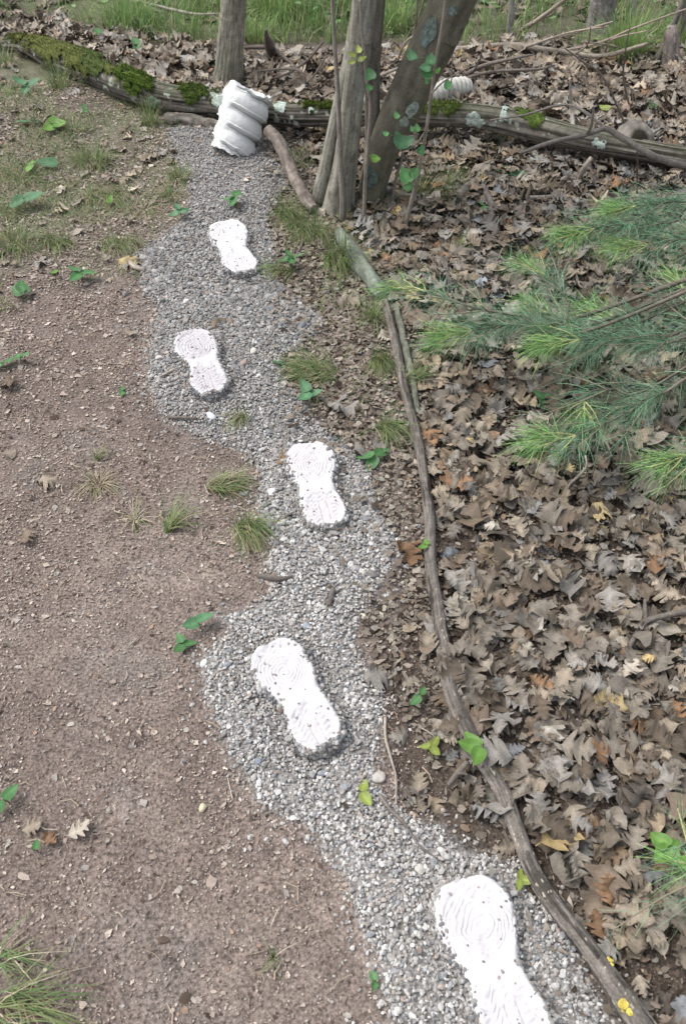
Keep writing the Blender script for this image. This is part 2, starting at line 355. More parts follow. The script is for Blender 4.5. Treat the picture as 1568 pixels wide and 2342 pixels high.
# ------------------------------------------------------------------ plaster footprint casts
def cast(toe, heel, W, side, label, seed, toes=1.0):
    W *= 1.04
    A = G(*toe); B = G(*heel); ax = A - B; ax[2] = 0; L = np.linalg.norm(ax); yaw = math.atan2(ax[1], ax[0])
    cen = (A + B) / 2; cen[2] = H(cen[0], cen[1]) + 0.004
    ns, nt_ = 230, 104
    s = (1 - np.cos(np.linspace(0, math.pi, ns))) / 2          # 0 heel .. 1 toe
    t = np.linspace(-1, 1, nt_)
    t = np.sign(t) * np.abs(t) ** 0.9
    kx = [0, .018, .06, .14, .24, .36, .48, .6, .72, .84, .93, .975, 1]
    wl = np.interp(s, kx, [0, .36, .60, .82, .90, .84, .80, .90, 1.0, 1.0, .84, .58, 0]) * W / 2   # outer side
    wr = np.interp(s, kx, [0, .36, .60, .80, .84, .68, .60, .80, 1.0, 1.0, .80, .54, 0]) * W / 2   # arch side
    ker = np.ones(9) / 9; wl = np.convolve(np.pad(wl, 4, 'edge'), ker, 'valid'); wr = np.convolve(np.pad(wr, 4, 'edge'), ker, 'valid')
    S, T = np.meshgrid(s, t, indexing='ij')
    wsum = np.where(T < 0, wl[:, None], wr[:, None])
    wob = 1 + 0.045 * fbm(S * 18, np.sign(T) * 3, seed, 3, seed)
    yy = T * wsum * wob * side; xx = (S - 0.5) * L * 1.0 + 0.004 * fbm(T * 4, S * 3, seed, 2, seed + 4)
    top = 0.030 * (1 - np.abs(T) ** 12) - 0.004 + 0.004 * fbm(xx * 50, yy * 50, seed, 3, seed + 1)
    endf = np.clip(np.minimum(s, 1 - s) / 0.03, 0, 1)[:, None] ** 0.6
    # recessed tread
    def ell(cx, cy, a, b):
        dx = (xx / L + 0.5 - cx) / a; dy = (yy * side / (W / 2) - cy) / b
        return np.sqrt(dx * dx + dy * dy)
    wa = 0.10 * fbm(xx * 40, yy * 40, seed + 2, 2, seed + 2)
    ef = ell(0.74, 0.02, 0.215, 0.82); eh = ell(0.215, 0.0, 0.18, 0.66)
    inf = 1 / (1 + np.exp((ef + 0.3 * wa - 1) * 18)); inh = 1 / (1 + np.exp((eh + 0.3 * wa - 1) * 16))
    ring = ell(0.71, 0.0, 0.215, 0.86) + 1.5 * wa + 0.22 * fbm(xx * 12, yy * 12, seed + 9, 2, seed)
    rp = np.sin(ring * 2 * math.pi * 7.5); 
    flame = np.sin((S * L * 2 * math.pi / 0.0135) + 2.2 * np.sin(yy * 190) + 4 * wa)
    fm = np.clip((S - 0.86) / 0.04, 0, 1); patF = rp * (1 - fm) + flame * fm
    ay = np.abs(yy) / (W / 2)
    chev = np.sin((S * L + 0.35 * np.abs(yy)) * 2 * math.pi / 0.0125 + 1.6 * np.sin(yy * 260) + 3 * wa)
    rib = np.clip((0.13 - ay) / 0.03, 0, 1) * np.clip((0.30 - S) / 0.02, 0, 1)
    ribedge = np.exp(-((ay - 0.14) / 0.025) ** 2) * np.clip((0.30 - S) / 0.02, 0, 1)
    patH = chev * (1 - rib) * 0.9 - 2.0 * ribedge
    z = top - inf * 0.0055 - inh * 0.0055 + 0.0009 * inf * patF + 0.0010 * inh * patH
    z = (z + 0.006) * endf - 0.006
    z = z * 1.0 + 0.007 * S
    wallm = np.clip((np.abs(T) - 0.95) / 0.05, 0, 1); z = z - wallm * 0.004
    V = np.stack([xx, yy, z], -1).reshape(-1, 3)
    i = (np.arange(ns - 1)[:, None] * nt_ + np.arange(nt_ - 1)[None]).ravel()
    F = np.stack([i, i + nt_, i + nt_ + 1, i + 1], 1)
    if side < 0: F = F[:, ::-1]
    F = F[:, ::-1]
    dirt_shade = (0.32 * np.maximum(inf * np.clip(0.5 - 0.5 * patF, 0, 1), inh * np.clip(0.5 - 0.5 * patH, 0, 1)) + 0.30 * np.maximum(inf, inh)) * toes  # grey sole dirt over the tread, plus groove shade painted into the colour
    K = np.array([.59, .585, .60]) * (1 + .06 * fbm(xx * 30, yy * 30, seed, 3, seed + 6).reshape(-1, 1)) * (1 - dirt_shade.reshape(-1, 1)) + dirt_shade.reshape(-1, 1) * np.array([.40, .375, .38])
    rim = np.clip((np.abs(T) - 0.86) / 0.1, 0, 1).reshape(-1, 1) * np.clip(fbm(xx * 90, yy * 90, 0, 2, seed + 8).reshape(-1, 1) + 0.3, 0, 1)
    K = K * (1 - (.13 if toes >= 1 else 0)) * np.array([1, .985, .99]); K = K * (1 - 0.35 * rim) + 0.35 * rim * np.array([.36, .33, .31])
    t_ = thing('footprint_cast', cen, label, 'footprint cast', 'white plaster footprint casts on the gravel'); t_.rotation_euler = (0, 0, yaw)
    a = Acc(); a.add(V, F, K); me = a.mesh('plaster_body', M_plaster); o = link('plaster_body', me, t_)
    # gravel stuck in the rim
    r = np.random.RandomState(seed); n = 1150
    ss = np.concatenate([r.uniform(0.02, 0.98, 560), r.uniform(0, .035, 230), 1 - r.uniform(0, .014, 110), r.beta(1, 5, 250) * .5]); tt = r.uniform(.955, 1.0, n) * np.where(r.rand(n) < .5, -1, 1)
    tt[560:900] = r.uniform(-1, 1, 340); tt[:170] = r.uniform(.84, .96, 170) * np.where(r.rand(170) < .5, -1, 1); q = r.rand(n) < .22; tt = np.where(q, tt * r.uniform(.86, 1, n), tt)
    ii = np.clip(np.searchsorted(s, ss), 0, ns - 1); jj = np.clip(np.searchsorted(t, tt), 0, nt_ - 1)
    px_ = xx[ii, jj] + r.normal(0, .002, n); py_ = yy[ii, jj] * np.where(np.abs(tt) > .97, r.uniform(1, 1.07, n), 1)
    pz = np.where(np.abs(tt) > .97, r.uniform(-.004, .022, n), z[ii, jj] - .001)
    kk = r.choice(len(PAL), n, p=PW); rs = np.exp(r.normal(0, .28, n)) * 0.0034
    a = Acc(); batch(a, ST2, r.randint(0, 12, n), np.stack([px_, py_, pz], 1), rots(r.uniform(0, 6, n), r.uniform(0, .6, n), r.uniform(0, 6, n)), rs, PAL[kk] * 0.72)
    # a few specks on the tread
    m = 26; ss = r.uniform(0.06, 0.94, m); tq = r.uniform(-.75, .75, m); hw = np.interp(ss, s, np.minimum(wl, wr))
    ii = np.clip(np.searchsorted(s, ss), 0, ns - 1); jj = np.clip(np.searchsorted(t, tq), 0, nt_ - 1)
    pz = z[ii, jj] + 0.001; qx = xx[ii, jj]; qy = yy[ii, jj]
    batch(a, ST2, r.randint(0, 12, m), np.stack([qx, qy, pz], 1), rots(r.uniform(0, 6, m), r.uniform(0, .6, m), r.uniform(0, 6, m)), r.uniform(.0012, .0034, m), np.tile([.25, .22, .2], (m, 1)) * r.uniform(.5, 1.4, (m, 1)))
    e = link('embedded_gravel', a.mesh('embedded_gravel', M_stone, False), t_); e['kind'] = 'stuff'
    return t_
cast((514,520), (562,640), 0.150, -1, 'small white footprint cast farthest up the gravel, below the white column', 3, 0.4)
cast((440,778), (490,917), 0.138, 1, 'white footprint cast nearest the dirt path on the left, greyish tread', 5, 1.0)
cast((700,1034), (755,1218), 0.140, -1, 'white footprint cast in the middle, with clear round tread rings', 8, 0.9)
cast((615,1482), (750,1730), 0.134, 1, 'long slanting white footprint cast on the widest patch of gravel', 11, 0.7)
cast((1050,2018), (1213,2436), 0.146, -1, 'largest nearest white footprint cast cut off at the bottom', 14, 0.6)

# ------------------------------------------------------------------ white twisted column
def column():
    base = G(528, 350); Y0 = base[1]
    P0 = base + np.array([0, 0.02, -0.01]); 
    top = GP(571, 207, Y0 + 0.12)
    L = np.linalg.norm(top - P0); axd = (top - P0) / L
    t_ = thing('twisted_column', P0, 'white plaster column fragment with spiral ridges leaning on the log', 'column')
    R = pxlen(54, (P0 + top) / 2)
    nz, nth = 260, 160
    zz = np.linspace(0, L, nz); th = np.linspace(0, 2 * math.pi, nth, endpoint=False)
    Zm, TH = np.meshgrid(zz, th, indexing='ij')
    ph = (Zm / (L / 3.35) + TH / (2 * math.pi)) % 1.0
    prof = 0.5 - 0.5 * np.cos(2 * math.pi * ph ** 0.85)
    prof = np.abs(np.sin(math.pi * ph ** 0.72)) ** 0.5
    small = 0.07 * np.exp(-((ph - 0.16) / 0.035) ** 2) + 0.06 * np.exp(-((ph - 0.88) / 0.03) ** 2)
    ridge = 0.68 + 0.36 * prof + small * 1.2
    # mould seam strip on the camera-left side
    c = rad(222); dth = np.abs((TH - c + math.pi) % (2 * math.pi) - math.pi)
    seam = 1 / (1 + np.exp((dth - 0.42 - 0.12 * fbm(Zm * 30, 0, 0, 2, 4)) * 22))
    rs = ridge * (1 - seam) + seam * (1.0 + 0.05 * fbm(Zm * 26, TH * 2, 0, 3, 7))
    RR = R * rs * (1 + 0.015 * fbm(Zm * 60, TH * 5, 0, 2, 9))
    RR *= (0.90 + 0.12 * Zm / L) * (1 - 0.10 * np.clip((Zm / L - .82) / .18, 0, 1) ** 2)
    U = np.array([1.0, 0, 0]) - axd * axd[0]; U /= np.linalg.norm(U); W = np.cross(axd, U)
    ztop = 0.02 * fbm(np.cos(TH) * 2.5, np.sin(TH) * 2.5, 0, 3, 15)
    Zd = Zm + (Zm / L) ** 6 * ztop + np.clip(1 - Zm / (0.05), 0, 1) * (0.012 * fbm(np.cos(TH) * 3, np.sin(TH) * 3, 0, 2, 19))
    V = Zd[..., None] * axd + RR[..., None] * (np.cos(TH)[..., None] * U + np.sin(TH)[..., None] * W)
    n = nth; i = np.arange(nz - 1)[:, None] * n; j = np.arange(n)[None]; jn = (j + 1) % n
    F = np.stack([i + j, i + jn, i + n + jn, i + n + j], -1).reshape(-1, 4)
    a = Acc(); a.add(V.reshape(-1, 3), F, np.array([.60, .605, .60]) * np.ones((V.size // 3, 1)) * (1 + .05 * fbm(V.reshape(-1, 3)[:, 0] * 16, V.reshape(-1, 3)[:, 1] * 16, V.reshape(-1, 3)[:, 2] * 16, 3, 12))[:, None])
    link('column_shaft', a.mesh('column_shaft', M_plaster), t_)
    # broken ends
    for (row, nm, kc) in ((nz - 1, 'broken_top', (.76, .76, .75)), (0, 'broken_base', (.55, .56, .52))):
        ring = V[row]; cc = ring.mean(0); rings = []; m = 12
        for q in range(m + 1):
            f = q / m; rg = ring * (1 - f) + cc * f; rg = rg + axd * (0.008 * fbm(rg[:, 0] * 70, rg[:, 1] * 70, rg[:, 2] * 70, 3, 33) * (1 if 0 < q else 0))[:, None]; rings.append(rg)
        VV = np.array(rings).reshape(-1, 3); i = np.arange(m)[:, None] * n
        FF = np.stack([i + j, i + jn, i + n + jn, i + n + j], -1).reshape(-1, 4)
        a = Acc(); a.add(VV, FF if row else FF[:, ::-1], kc); link(nm, a.mesh(nm, M_plaster), t_)
column()
p = G(655, 343, 0.008); V, F, K = ico(3, 901); a = Acc(); a.add(V * 0.016, F, (.7, .71, .68)); tag(link('plaster_chip', a.mesh('plaster_chip', M_plaster), None, p), 'small round white chip lying right of the white column base', 'plaster chip')
# white ribbed piece lying behind the log
def lying():
    A = G(975, 222, .05); B = G(1074, 197, .055)
    t_ = thing('ribbed_fragment', A, 'white ribbed plaster fragment lying in leaves behind the log', 'plaster fragment')
    P = spline(np.array([A, (A + B) / 2 + [0, 0, .012], B]), 120) - A
    V, F, S, T = tube(P, np.interp(np.linspace(0, 1, 120), [0, .06, .5, .93, 1], [.015, .036, .045, .04, .015]), 48,
        lambda S, T, R: R * (1 + .07 * np.sin(S * 2 * math.pi / .026 + T) + .07 * fbm(S * 30, np.cos(T) * 2, np.sin(T) * 2, 3, 6)))
    a = Acc(); a.add(V, F, np.array([.50, .50, .45]) * (1 - 0.25 * np.clip(fbm(V[:, 0] * 25, V[:, 1] * 25, V[:, 2] * 25, 3, 3) + .1, 0, 1))[:, None])
    link('plaster_body', a.mesh('plaster_body', M_plaster), t_)
lying()

# ------------------------------------------------------------------ woody things
def barkcol(S, T, base, dark, seed, fs=9, ft=7, stripe=0.6):
    n = fbm(S * fs, np.cos(T) * ft * .5, np.sin(T) * ft * .5, 4, seed)[:, None]
    b = fbm(S * fs * .25, np.cos(T), np.sin(T), 3, seed + 5)[:, None]
    f = np.clip(0.5 + stripe * n * 1.6, 0, 1)
    return (np.array(dark) * (1 - f) + np.array(base) * f) * (1 + 0.3 * b)
def patch(V, F, mask, off, rng):   # faces of a tube where mask > 0, raised by off along the normals
    fm = mask[F].min(1) > 0; Fs = F[fm]
    if not len(Fs): return None
    idx, inv = np.unique(Fs, return_inverse=True); Fs = inv.reshape(-1, 3)
    Vn = np.zeros_like(V); fn = np.cross(V[F[:, 1]] - V[F[:, 0]], V[F[:, 2]] - V[F[:, 0]])
    for k in range(3): np.add.at(Vn, F[:, k], fn)
    Vn /= np.linalg.norm(Vn, axis=1)[:, None] + 1e-12
    return V[idx] + Vn[idx] * off[idx][:, None], Fs, Vn[idx], idx
# --- the long mossy log
LOG = [(15,100,17,4.95,.05),(60,104,20,4.86,.06),(130,132,33,None,.055),(210,160,35,None,.06),(300,200,33,None,.07),(400,226,31,None,.07),(500,238,29,None,.08),(640,262,27,None,.10),(760,264,27,None,.11),(900,259,28,None,.12),(1000,262,29,None,.12),(1100,267,29,None,.12),(1200,287,31,None,.11),(1300,312,29,None,.10),(1400,333,28,None,.09),(1500,350,26,None,.08),(1600,368,26,None,.08),(1760,400,24,None,.07)]
pts = []
for (px, py, r, Yd, h) in LOG:
    p = G(px, py, h); pts.append([*p, pxlen(r * .9, p)])
LP = spline(pts, 620)
V, F, S, T = tube(LP[:, :3], LP[:, 3], 72, lambda S, T, R: R * (1 + 0.14 * fbm(S * 3.5, np.cos(T) * 1.2, np.sin(T) * 1.2, 3, 41) + 0.10 * fbm(S * 5, np.cos(T) * 5, np.sin(T) * 5, 3, 42)))
log = thing('fallen_log', pts[0][:3], 'long mossy fallen log crossing behind the white column', 'log'); o0 = np.array(pts[0][:3])
K = barkcol(S, T, (.205, .185, .16), (.03, .027, .022), 44, 3.2, 17, 1.1)
up = V[:, 2] - np.interp(S, np.linspace(0, S.max(), 620), LP[:, 2]); upn = up / np.interp(S, np.linspace(0, S.max(), 620), LP[:, 3])
gn = np.clip((upn - 0.25 + 0.9 * fbm(V[:, 0] * 5, V[:, 1] * 5, V[:, 2] * 5, 3, 55)) * 1.2, 0, 1)[:, None] * 0.3 * np.where(V[:, [0]] < -.3, 1.5, 1)
K = K * (1 - gn) + gn * np.array([.075, .095, .04])
spk = (fbm(V[:, 0] * 45, V[:, 1] * 45, V[:, 2] * 45, 2, 61) > 0.42)[:, None] & (V[:, [0]] < 0.9); K = np.where(spk, np.array([.27, .29, .25]), K)
a = Acc(); a.add(V, F, K); link('log_wood', a.mesh('log_wood', M_bark, origin=o0), log)
pxv, pyv, _ = proj(V[:, 0], V[:, 1], V[:, 2])
def mosspatch(x0, x1, umin, colr, seed, nm, part_label, lift=.012, blades=900, top=None, yc=None):
    xm = (x0 + x1) / 2; hw = (x1 - x0) / 2
    hi = 1.25 if top is None else top; uc = hi if top is None else (umin + top) / 2; uh = (hi - umin) if top is None else (top - umin) / 2
    e = 1 - np.abs((pxv - xm) / hw) ** 2 - ((upn - uc) / uh) ** 2
    msk = e * .6 + .95 * fbm(V[:, 0] * 22, V[:, 1] * 22, V[:, 2] * 22, 4, seed) + .45 * fbm(V[:, 0] * 90, V[:, 1] * 90, V[:, 2] * 90, 2, seed + 2) - .05
    msk = np.where((np.abs(pxv - xm) < hw * 1.35), msk, -1)
    if yc is not None: msk = np.minimum(msk, np.where(V[:, 1] < np.interp(V[:, 0], LP[:, 0], LP[:, 1]) + .02, 1, -1))
    off = lift * np.clip(msk * 2.5, 0, 1) ** .5 + .0015 + 0.004 * np.abs(fbm(V[:, 0] * 60, V[:, 1] * 60, V[:, 2] * 60, 2, seed)) * np.clip(msk * 4, 0, 1)
    q = patch(V, F, np.where(np.arange(len(V)) < len(V) - 2, msk, -1), off, None)
    if q is None: return
    VV, FF, VN, idx = q; a = Acc()
    cc = np.array(colr) * (1 + .4 * fbm(VV[:, 0] * 30, VV[:, 1] * 30, VV[:, 2] * 30, 3, seed + 9))[:, None]
    a.add(VV, FF, cc)
    if blades:
        k = R_.randint(0, len(VV), blades); b = VV[k]; nd = VN[k] + R_.normal(0, .5, (blades, 3)); nd /= np.linalg.norm(nd, axis=1)[:, None]
        sd = np.cross(nd, R_.normal(0, 1, (blades, 3))); sd /= np.linalg.norm(sd, axis=1)[:, None]
        hh = R_.uniform(.006, .014, (blades, 1)); BV = np.stack([b - sd * .0018, b + sd * .0018, b + nd * hh], 1).reshape(-1, 3)
        a.add(BV, np.arange(3 * blades).reshape(-1, 3), np.repeat(np.array(colr) * R_.uniform(.8, 1.9, (blades, 1)), 3, 0))
    o = link(nm, a.mesh(nm, M_moss, origin=o0), log); o['label'] = part_label
mosspatch(20, 245, 0.0, (.095, .105, .035), 71, 'moss', 'olive moss at the left end of the log', blades=2500)
mosspatch(160, 250, 0.1, (.075, .10, .035), 72, 'moss', 'green moss fringe left of the largest moss cushion', blades=900)
mosspatch(268, 355, 0.05, (.07, .105, .022), 73, 'moss', 'bright green moss cushion on the log', .02, 2500)
mosspatch(400, 500, 0.25, (.06, .085, .022), 74, 'moss', 'dark green moss just left of the white column', .012, 1500)
mosspatch(660, 775, 0.3, (.055, .075, .015), 75, 'moss', 'dull moss on the log between column and grey trunk', .006, 900)
mosspatch(940, 1060, 0.45, (.055, .075, .02), 76, 'moss', 'thin moss on the log right of the leaning trunk', .005, 500)
mosspatch(1180, 1240, 0.3, (.07, .10, .025), 77, 'moss', 'thin moss on the sagging part of the log', .005, 250)
for (x0, x1, um, tp, sd, lab) in ((1068, 1112, -.55, .95, 81, 'large pale blue green lichen on the log'), (1140, 1165, .3, 1.2, 82, 'small lichen on top of the log'), (1350, 1392, -.1, .8, 83, 'pale lichen near the right end of the log'), (484, 512, .0, .9, 84, 'pale lichen left of the white column'), (628, 660, .2, .9, 85, 'lichen streak right of the white column'), (700, 722, .1, .6, 86, 'small round lichen left of grey trunk'), (330, 372, -.5, .3, 87, 'grey green lichen below moss cushion')):
    mosspatch(x0, x1, um, (.36, .42, .37) if sd != 87 else (.16, .20, .15), sd, 'lichen', lab, .004, 0, tp, 1)
# knot near the right end
kp = G(1452, 322, .10); a = Acc(); 
Pk = spline(np.array([kp + [0, .03, -.02], kp + [0, -.02, .01], kp + [-.005, -.05, .03]]), 14)
V2, F2, S2, T2 = tube(Pk, np.interp(np.linspace(0, 1, 14), [0, .5, .9, 1], [.085, .07, .05, .03]), 24, lambda S, T, R: R * (1 + .12 * fbm(S * 20, np.cos(T) * 3, np.sin(T) * 3, 3, 6)))
K2 = barkcol(S2, T2, (.26, .24, .21), (.08, .07, .06), 90); K2[S2 > S2.max() * .97] = (.03, .025, .02)
a.add(V2, F2, K2); link('knot', a.mesh('knot', M_bark, origin=o0), log)

def stick(name, pts, n, label, cat, base=(.17, .15, .13), dark=(.05, .042, .035), seed=1, nseg=10, rough=.12, group=None, lift=True, mats=None, subs=(), fs=25):
    """pts: (px,py,radius_px[,height above ground]) ; subs: side twigs in the same format"""
    W_ = []
    for q in pts:
        r = q[2]; h = q[3] if len(q) > 3 else None
        p = G(q[0], q[1], 0.0); rm = pxlen(r, p); hh = (rm * 0.8 + 0.006) if h is None else h
        p = G(q[0], q[1], hh); W_.append([*p, pxlen(r, p)])
    o0 = np.array(W_[0][:3]); W2 = spline(W_, n); t_ = None
    a = Acc()
    def one(W2, sd):
        V, F, S, T = tube(W2[:, :3], np.maximum(W2[:, 3], .0006), nseg, lambda S, T, R: R * (1 + rough * fbm(S * fs, np.cos(T) * 2, np.sin(T) * 2, 3, sd) + rough * .8 * fbm(S * fs * 3, np.cos(T) * 2.5, np.sin(T) * 2.5, 2, sd + 3)))
        a.add(V - o0, F, barkcol(S, T, base, dark, sd, fs, 5))
    one(W2, seed)
    if subs:
        t_ = thing(name, o0, label, cat, group); link('main_stem', a.mesh('main_stem', mats or M_twig), t_)
        for k, sb in enumerate(subs):
            a.__init__(); W3 = []
            for q in sb: p = G(q[0], q[1], q[3] if len(q) > 3 else .012); W3.append([*p, pxlen(q[2], p)])
            one(spline(W3, 24), seed + 20 + k); link('side_twig', a.mesh('side_twig', mats or M_twig), t_)
        return t_, W2
    o = link(name, a.mesh(name, mats or M_twig), None, o0); tag(o, label, cat, group); return o, W2
# --- the long branch edging the leaves
BR = [(880,690,11,.03),(903,780,12,.025),(922,880,12,.022),(948,980,14),(968,1080,14),(982,1190,15),(984,1290,17),(1000,1390,19),(1015,1490,20),(1032,1590,22),(1075,1690,25),(1118,1760,22),(1150,1815,22),(1190,1920,22),(1222,2000,24),(1275,2080,26),(1345,2170,28),(1405,2255,33),(1455,2330,37),(1540,2460,40)]
W_ = []
for q in BR:
    p = G(q[0], q[1]); rm = pxlen(q[2], p); p = G(q[0], q[1], q[3] if len(q) > 3 else rm * .9 + .004); W_.append([*p, pxlen(q[2] * .80, p)])
br = thing('fallen_branch', W_[0][:3], 'long grey fallen branch running between gravel and leaf litter', 'branch'); o0 = np.array(W_[0][:3])
WB = spline(W_, 620)
V, F, S, T = tube(WB[:, :3], WB[:, 3], 44, lambda S, T, R: R * (1 + .16 * fbm(S * 8, np.cos(T) * 1.3, np.sin(T) * 1.3, 3, 101) + .10 * np.abs(fbm(S * 26, np.cos(T) * 3, np.sin(T) * 3, 3, 103)) + .05 * (fbm(S * 14, np.cos(T) * 2, np.sin(T) * 2, 2, 105) > .15)))
K = barkcol(S, T, (.20, .18, .16), (.09, .078, .068), 107, 22, 8, .7)
dk = (fbm(S * 9, np.cos(T) * 1.5, np.sin(T) * 1.5, 3, 111) > .22)[:, None]; K = np.where(dk, K * .42, K)
sp = (fbm(S * 90, np.cos(T) * 6, np.sin(T) * 6, 2, 113) > .60)[:, None] & (S[:, None] > S.max() * .5); K = np.where(sp, np.array([.42, .37, .29]), K)
a = Acc(); a.add(V, F, K); link('bark', a.mesh('bark', M_bark, origin=o0), br)
for (px, py, r) in ((1404, 2195, 9), (1397, 2206, 5), (1428, 2296, 12), (1440, 2314, 9), (1422, 2310, 6)):
    p = G(px, py, .045); i = np.argmin(np.abs(WB[:, 1] - p[1])); c = WB[i, :3]; Rr = WB[i, 3]
    q = GP(px, py, c[1]); xo = np.clip((q[0] - c[0]) / Rr, -.8, .8); pos = c + np.array([xo * Rr, 0, math.sqrt(1 - xo * xo) * Rr * 1.04])
    V, F, Kk = ico(3, int(px)); a = Acc(); a.add((V * [1, 1, .35]) * pxlen(r, pos) + pos - o0, F, (.55, .44, .10)); o = link('fungus', a.mesh('fungus', M_moss), br); o['label'] = 'bright yellow fungus spot on the bark'
# thicker lichen-green piece above it and its cracked shadow-side slab
stick('lichen_stick', [(776,532,12),(800,568,19),(828,610,19),(856,650,17),(872,676,13)], 60, 'short thick grey green stick beneath the grass and pine tip', 'branch', (.22, .25, .20), (.09, .10, .08), 131, 20, .12)
stick('bark_strip', [(905,700,7),(925,790,9),(945,880,8),(955,950,6)], 50, 'strip of greenish bark lying behind the long branch', 'bark', (.20, .21, .17), (.08, .08, .06), 133, 12, .3)
stick('leaning_stick', [(612,296,13,.14),(640,330,15,.11),(668,395,13,.07),(700,455,14,.04),(718,478,10,.03)], 80, 'broken grey stick slanting from the log down to the gravel', 'stick', (.27, .23, .20), (.08, .065, .055), 137, 18, .16)
stick('root', [(378,272,12,.012),(430,276,14,.014),(480,284,12,.012),(520,292,8,.01)], 60, 'low weathered wood lump beneath the log left of the column', 'wood', (.24, .22, .19), (.07, .06, .05), 139, 20, .25)
TW = [
 ('forked grey twig among leaves at the right edge', [(1568,1398,6,.05),(1520,1408,7,.045),(1475,1422,8,.04),(1450,1460,7,.03),(1428,1500,5,.015)], [[(1475,1422,6,.04),(1474,1395,5,.05),(1473,1370,3,.06)]]),
 ('thin pale twig below the forked twig', [(1418,1528,4,.03),(1405,1570,3.5,.025),(1394,1622,3,.02)], [[(1418,1528,3,.03),(1450,1530,2,.03),(1480,1528,2,.03)]]),
 ('dark curved twig lying on pale leaves under the log', [(1155,450,4),(1220,452,5),(1290,450,5),(1330,462,4),(1365,468,3)], None),
 ('reddish brown bark stick in the middle of the leaves', [(1165,1370,9),(1142,1392,9),(1110,1420,7)], None),
 ('speckled stick beside the reddish brown one', [(1225,1340,5),(1205,1372,6),(1175,1405,6),(1165,1420,4)], None),
 ('curved bleached twig under the pine sprays', [(1338,1042,2.5,.05),(1340,1065,2.5,.045),(1325,1085,3,.04),(1300,1110,3,.03),(1290,1135,2.5,.02)], None),
 ('dark root curling out of the leaves below the tree', [(1102,425,6,.04),(1120,460,8,.03),(1130,500,7,.02),(1135,530,7,.02),(1118,545,5,.01)], None),
 ('grey twig on gravel under the second footprint cast', [(383,954,3),(410,955,3.5),(450,957,3)], None),
 ('pale straight twig left of the second footprint cast', [(365,862,2.5),(398,845,3)], None),
 ('dark bark strip on dirt left of the gravel neck', [(588,1316,5),(620,1322,7),(640,1324,6),(668,1318,3)], None),
 ('thin dark twig along the gravel edge near the pale stone', [(880,1640,3),(882,1690,3.5),(895,1740,3),(905,1780,3),(905,1840,2)], None),
 ('thin curved twig crossing gravel above the fifth cast', [(868,1818,4),(890,1850,4.5),(925,1885,3.5),(955,1930,2.5),(1000,1965,2)], None),
 ('short brown twig leaning on the long branch', [(1068,1742,6,.04),(1045,1770,7,.025),(1025,1795,5,.01)], [[(1045,1770,4,.03),(1058,1768,4,.03),(1068,1772,3,.03)]]),
 ('white sliver of wood on gravel right of center', [(895,1895,3),(900,1918,3)], None),
 ('weathered wood chip on gravel below third cast', [(762,1345,5),(755,1370,6),(750,1385,5)], None),
 ('pale twig upright between log and leaves at right', [(1352,360,5,.14),(1335,385,6,.10),(1322,412,5,.03)], None),
 ('thin stem standing before the right end of the log', [(1456,345,2,.25),(1456,400,2.5,.12),(1455,460,2,.0)], None),
 ('gnarled dark root mound in the leaves right of tree', [(1085,420,14,.02),(1060,440,16,.02),(1045,460,14,.01)], None),
 ('pale twig by the far left point of the gravel', [(297,600,5),(310,610,6),(332,618,4)], None),
 ('thin pale twig on the dirt path beside grass', [(295,1600-122,2),(318,1456,2)], None),
 ('fine twig on gravel right of the first cast', [(700,545,3),(690,560,3),(670,600,2)], None),
 ('brown twig on gravel left of third cast', [(640,1195,3),(655,1180,3.5),(672,1172,3)], None),
 ('thin twig lying on gravel below third cast', [(618,1220,2),(640,1240,2.5),(672,1256,2)], None),
 ('dark twig among leaves near bottom right', [(1380,1700,4,.03),(1360,1740,4,.03),(1345,1780,3,.02)], None),
 ('fine twig crossing leaves in lower right', [(1290,2020,3,.03),(1340,2000,3,.03),(1400,1985,2,.03)], None)]
for k, (lab, pp, sb) in enumerate(TW):
    pale = 'pale' in lab or 'bleached' in lab or 'white' in lab; red = 'reddish' in lab
    b_ = (.42, .37, .31) if pale else ((.17, .10, .075) if red else (.19, .165, .145)); d_ = tuple(v * .45 for v in b_)
    stick('twig', pp, 40, lab, 'twig', b_, d_, 150 + k, 8, .12, 'twigs lying on the ground', subs=[tuple(s) for s in sb] if sb else ())

# --- trees
def trunk_part(parent, o0, name, pts, n, nseg, base, dark, seed, fn=None, m=None, fs=9, ft=7, lab=None, post=None):
    """pts: (px,py,radius_px,worldY)"""
    W_ = []
    for (px, py, r, Yd) in pts: p = GP(px, py, Yd); W_.append([*p, pxlen(r, p)])
    W_ = np.array(W_); dirn = W_[-1] - W_[-2]; k = (3.4 - W_[-1, 2]) / max(dirn[2], 1e-3)
    if k > 0 and fn != 'noext': W_ = np.concatenate([W_, [W_[-1] + dirn * k * .5 * [1, 1, 1, .2], W_[-1] + dirn * k * [1, 1, 1, .3]]])
    W_[:, 3] = np.maximum(W_[:, 3], .001)
    W2 = spline(W_, n)
    f = (lambda S, T, R: R * (1 + .05 * fbm(S * 3, np.cos(T) * 1.5, np.sin(T) * 1.5, 3, seed) + .05 * fbm(S * 12, np.cos(T) * 6, np.sin(T) * 6, 3, seed + 2))) if not callable(fn) else fn
    V, F, S, T = tube(W2[:, :3], W2[:, 3], nseg, f); K = barkcol(S, T, base, dark, seed, fs, ft, .6)
    if post: K = post(V, S, T, K)
    a = Acc(); a.add(V, F, K); o = link(name, a.mesh(name, m or M_bark, origin=o0), parent)
    if lab: o['label'] = lab
    return o, W2
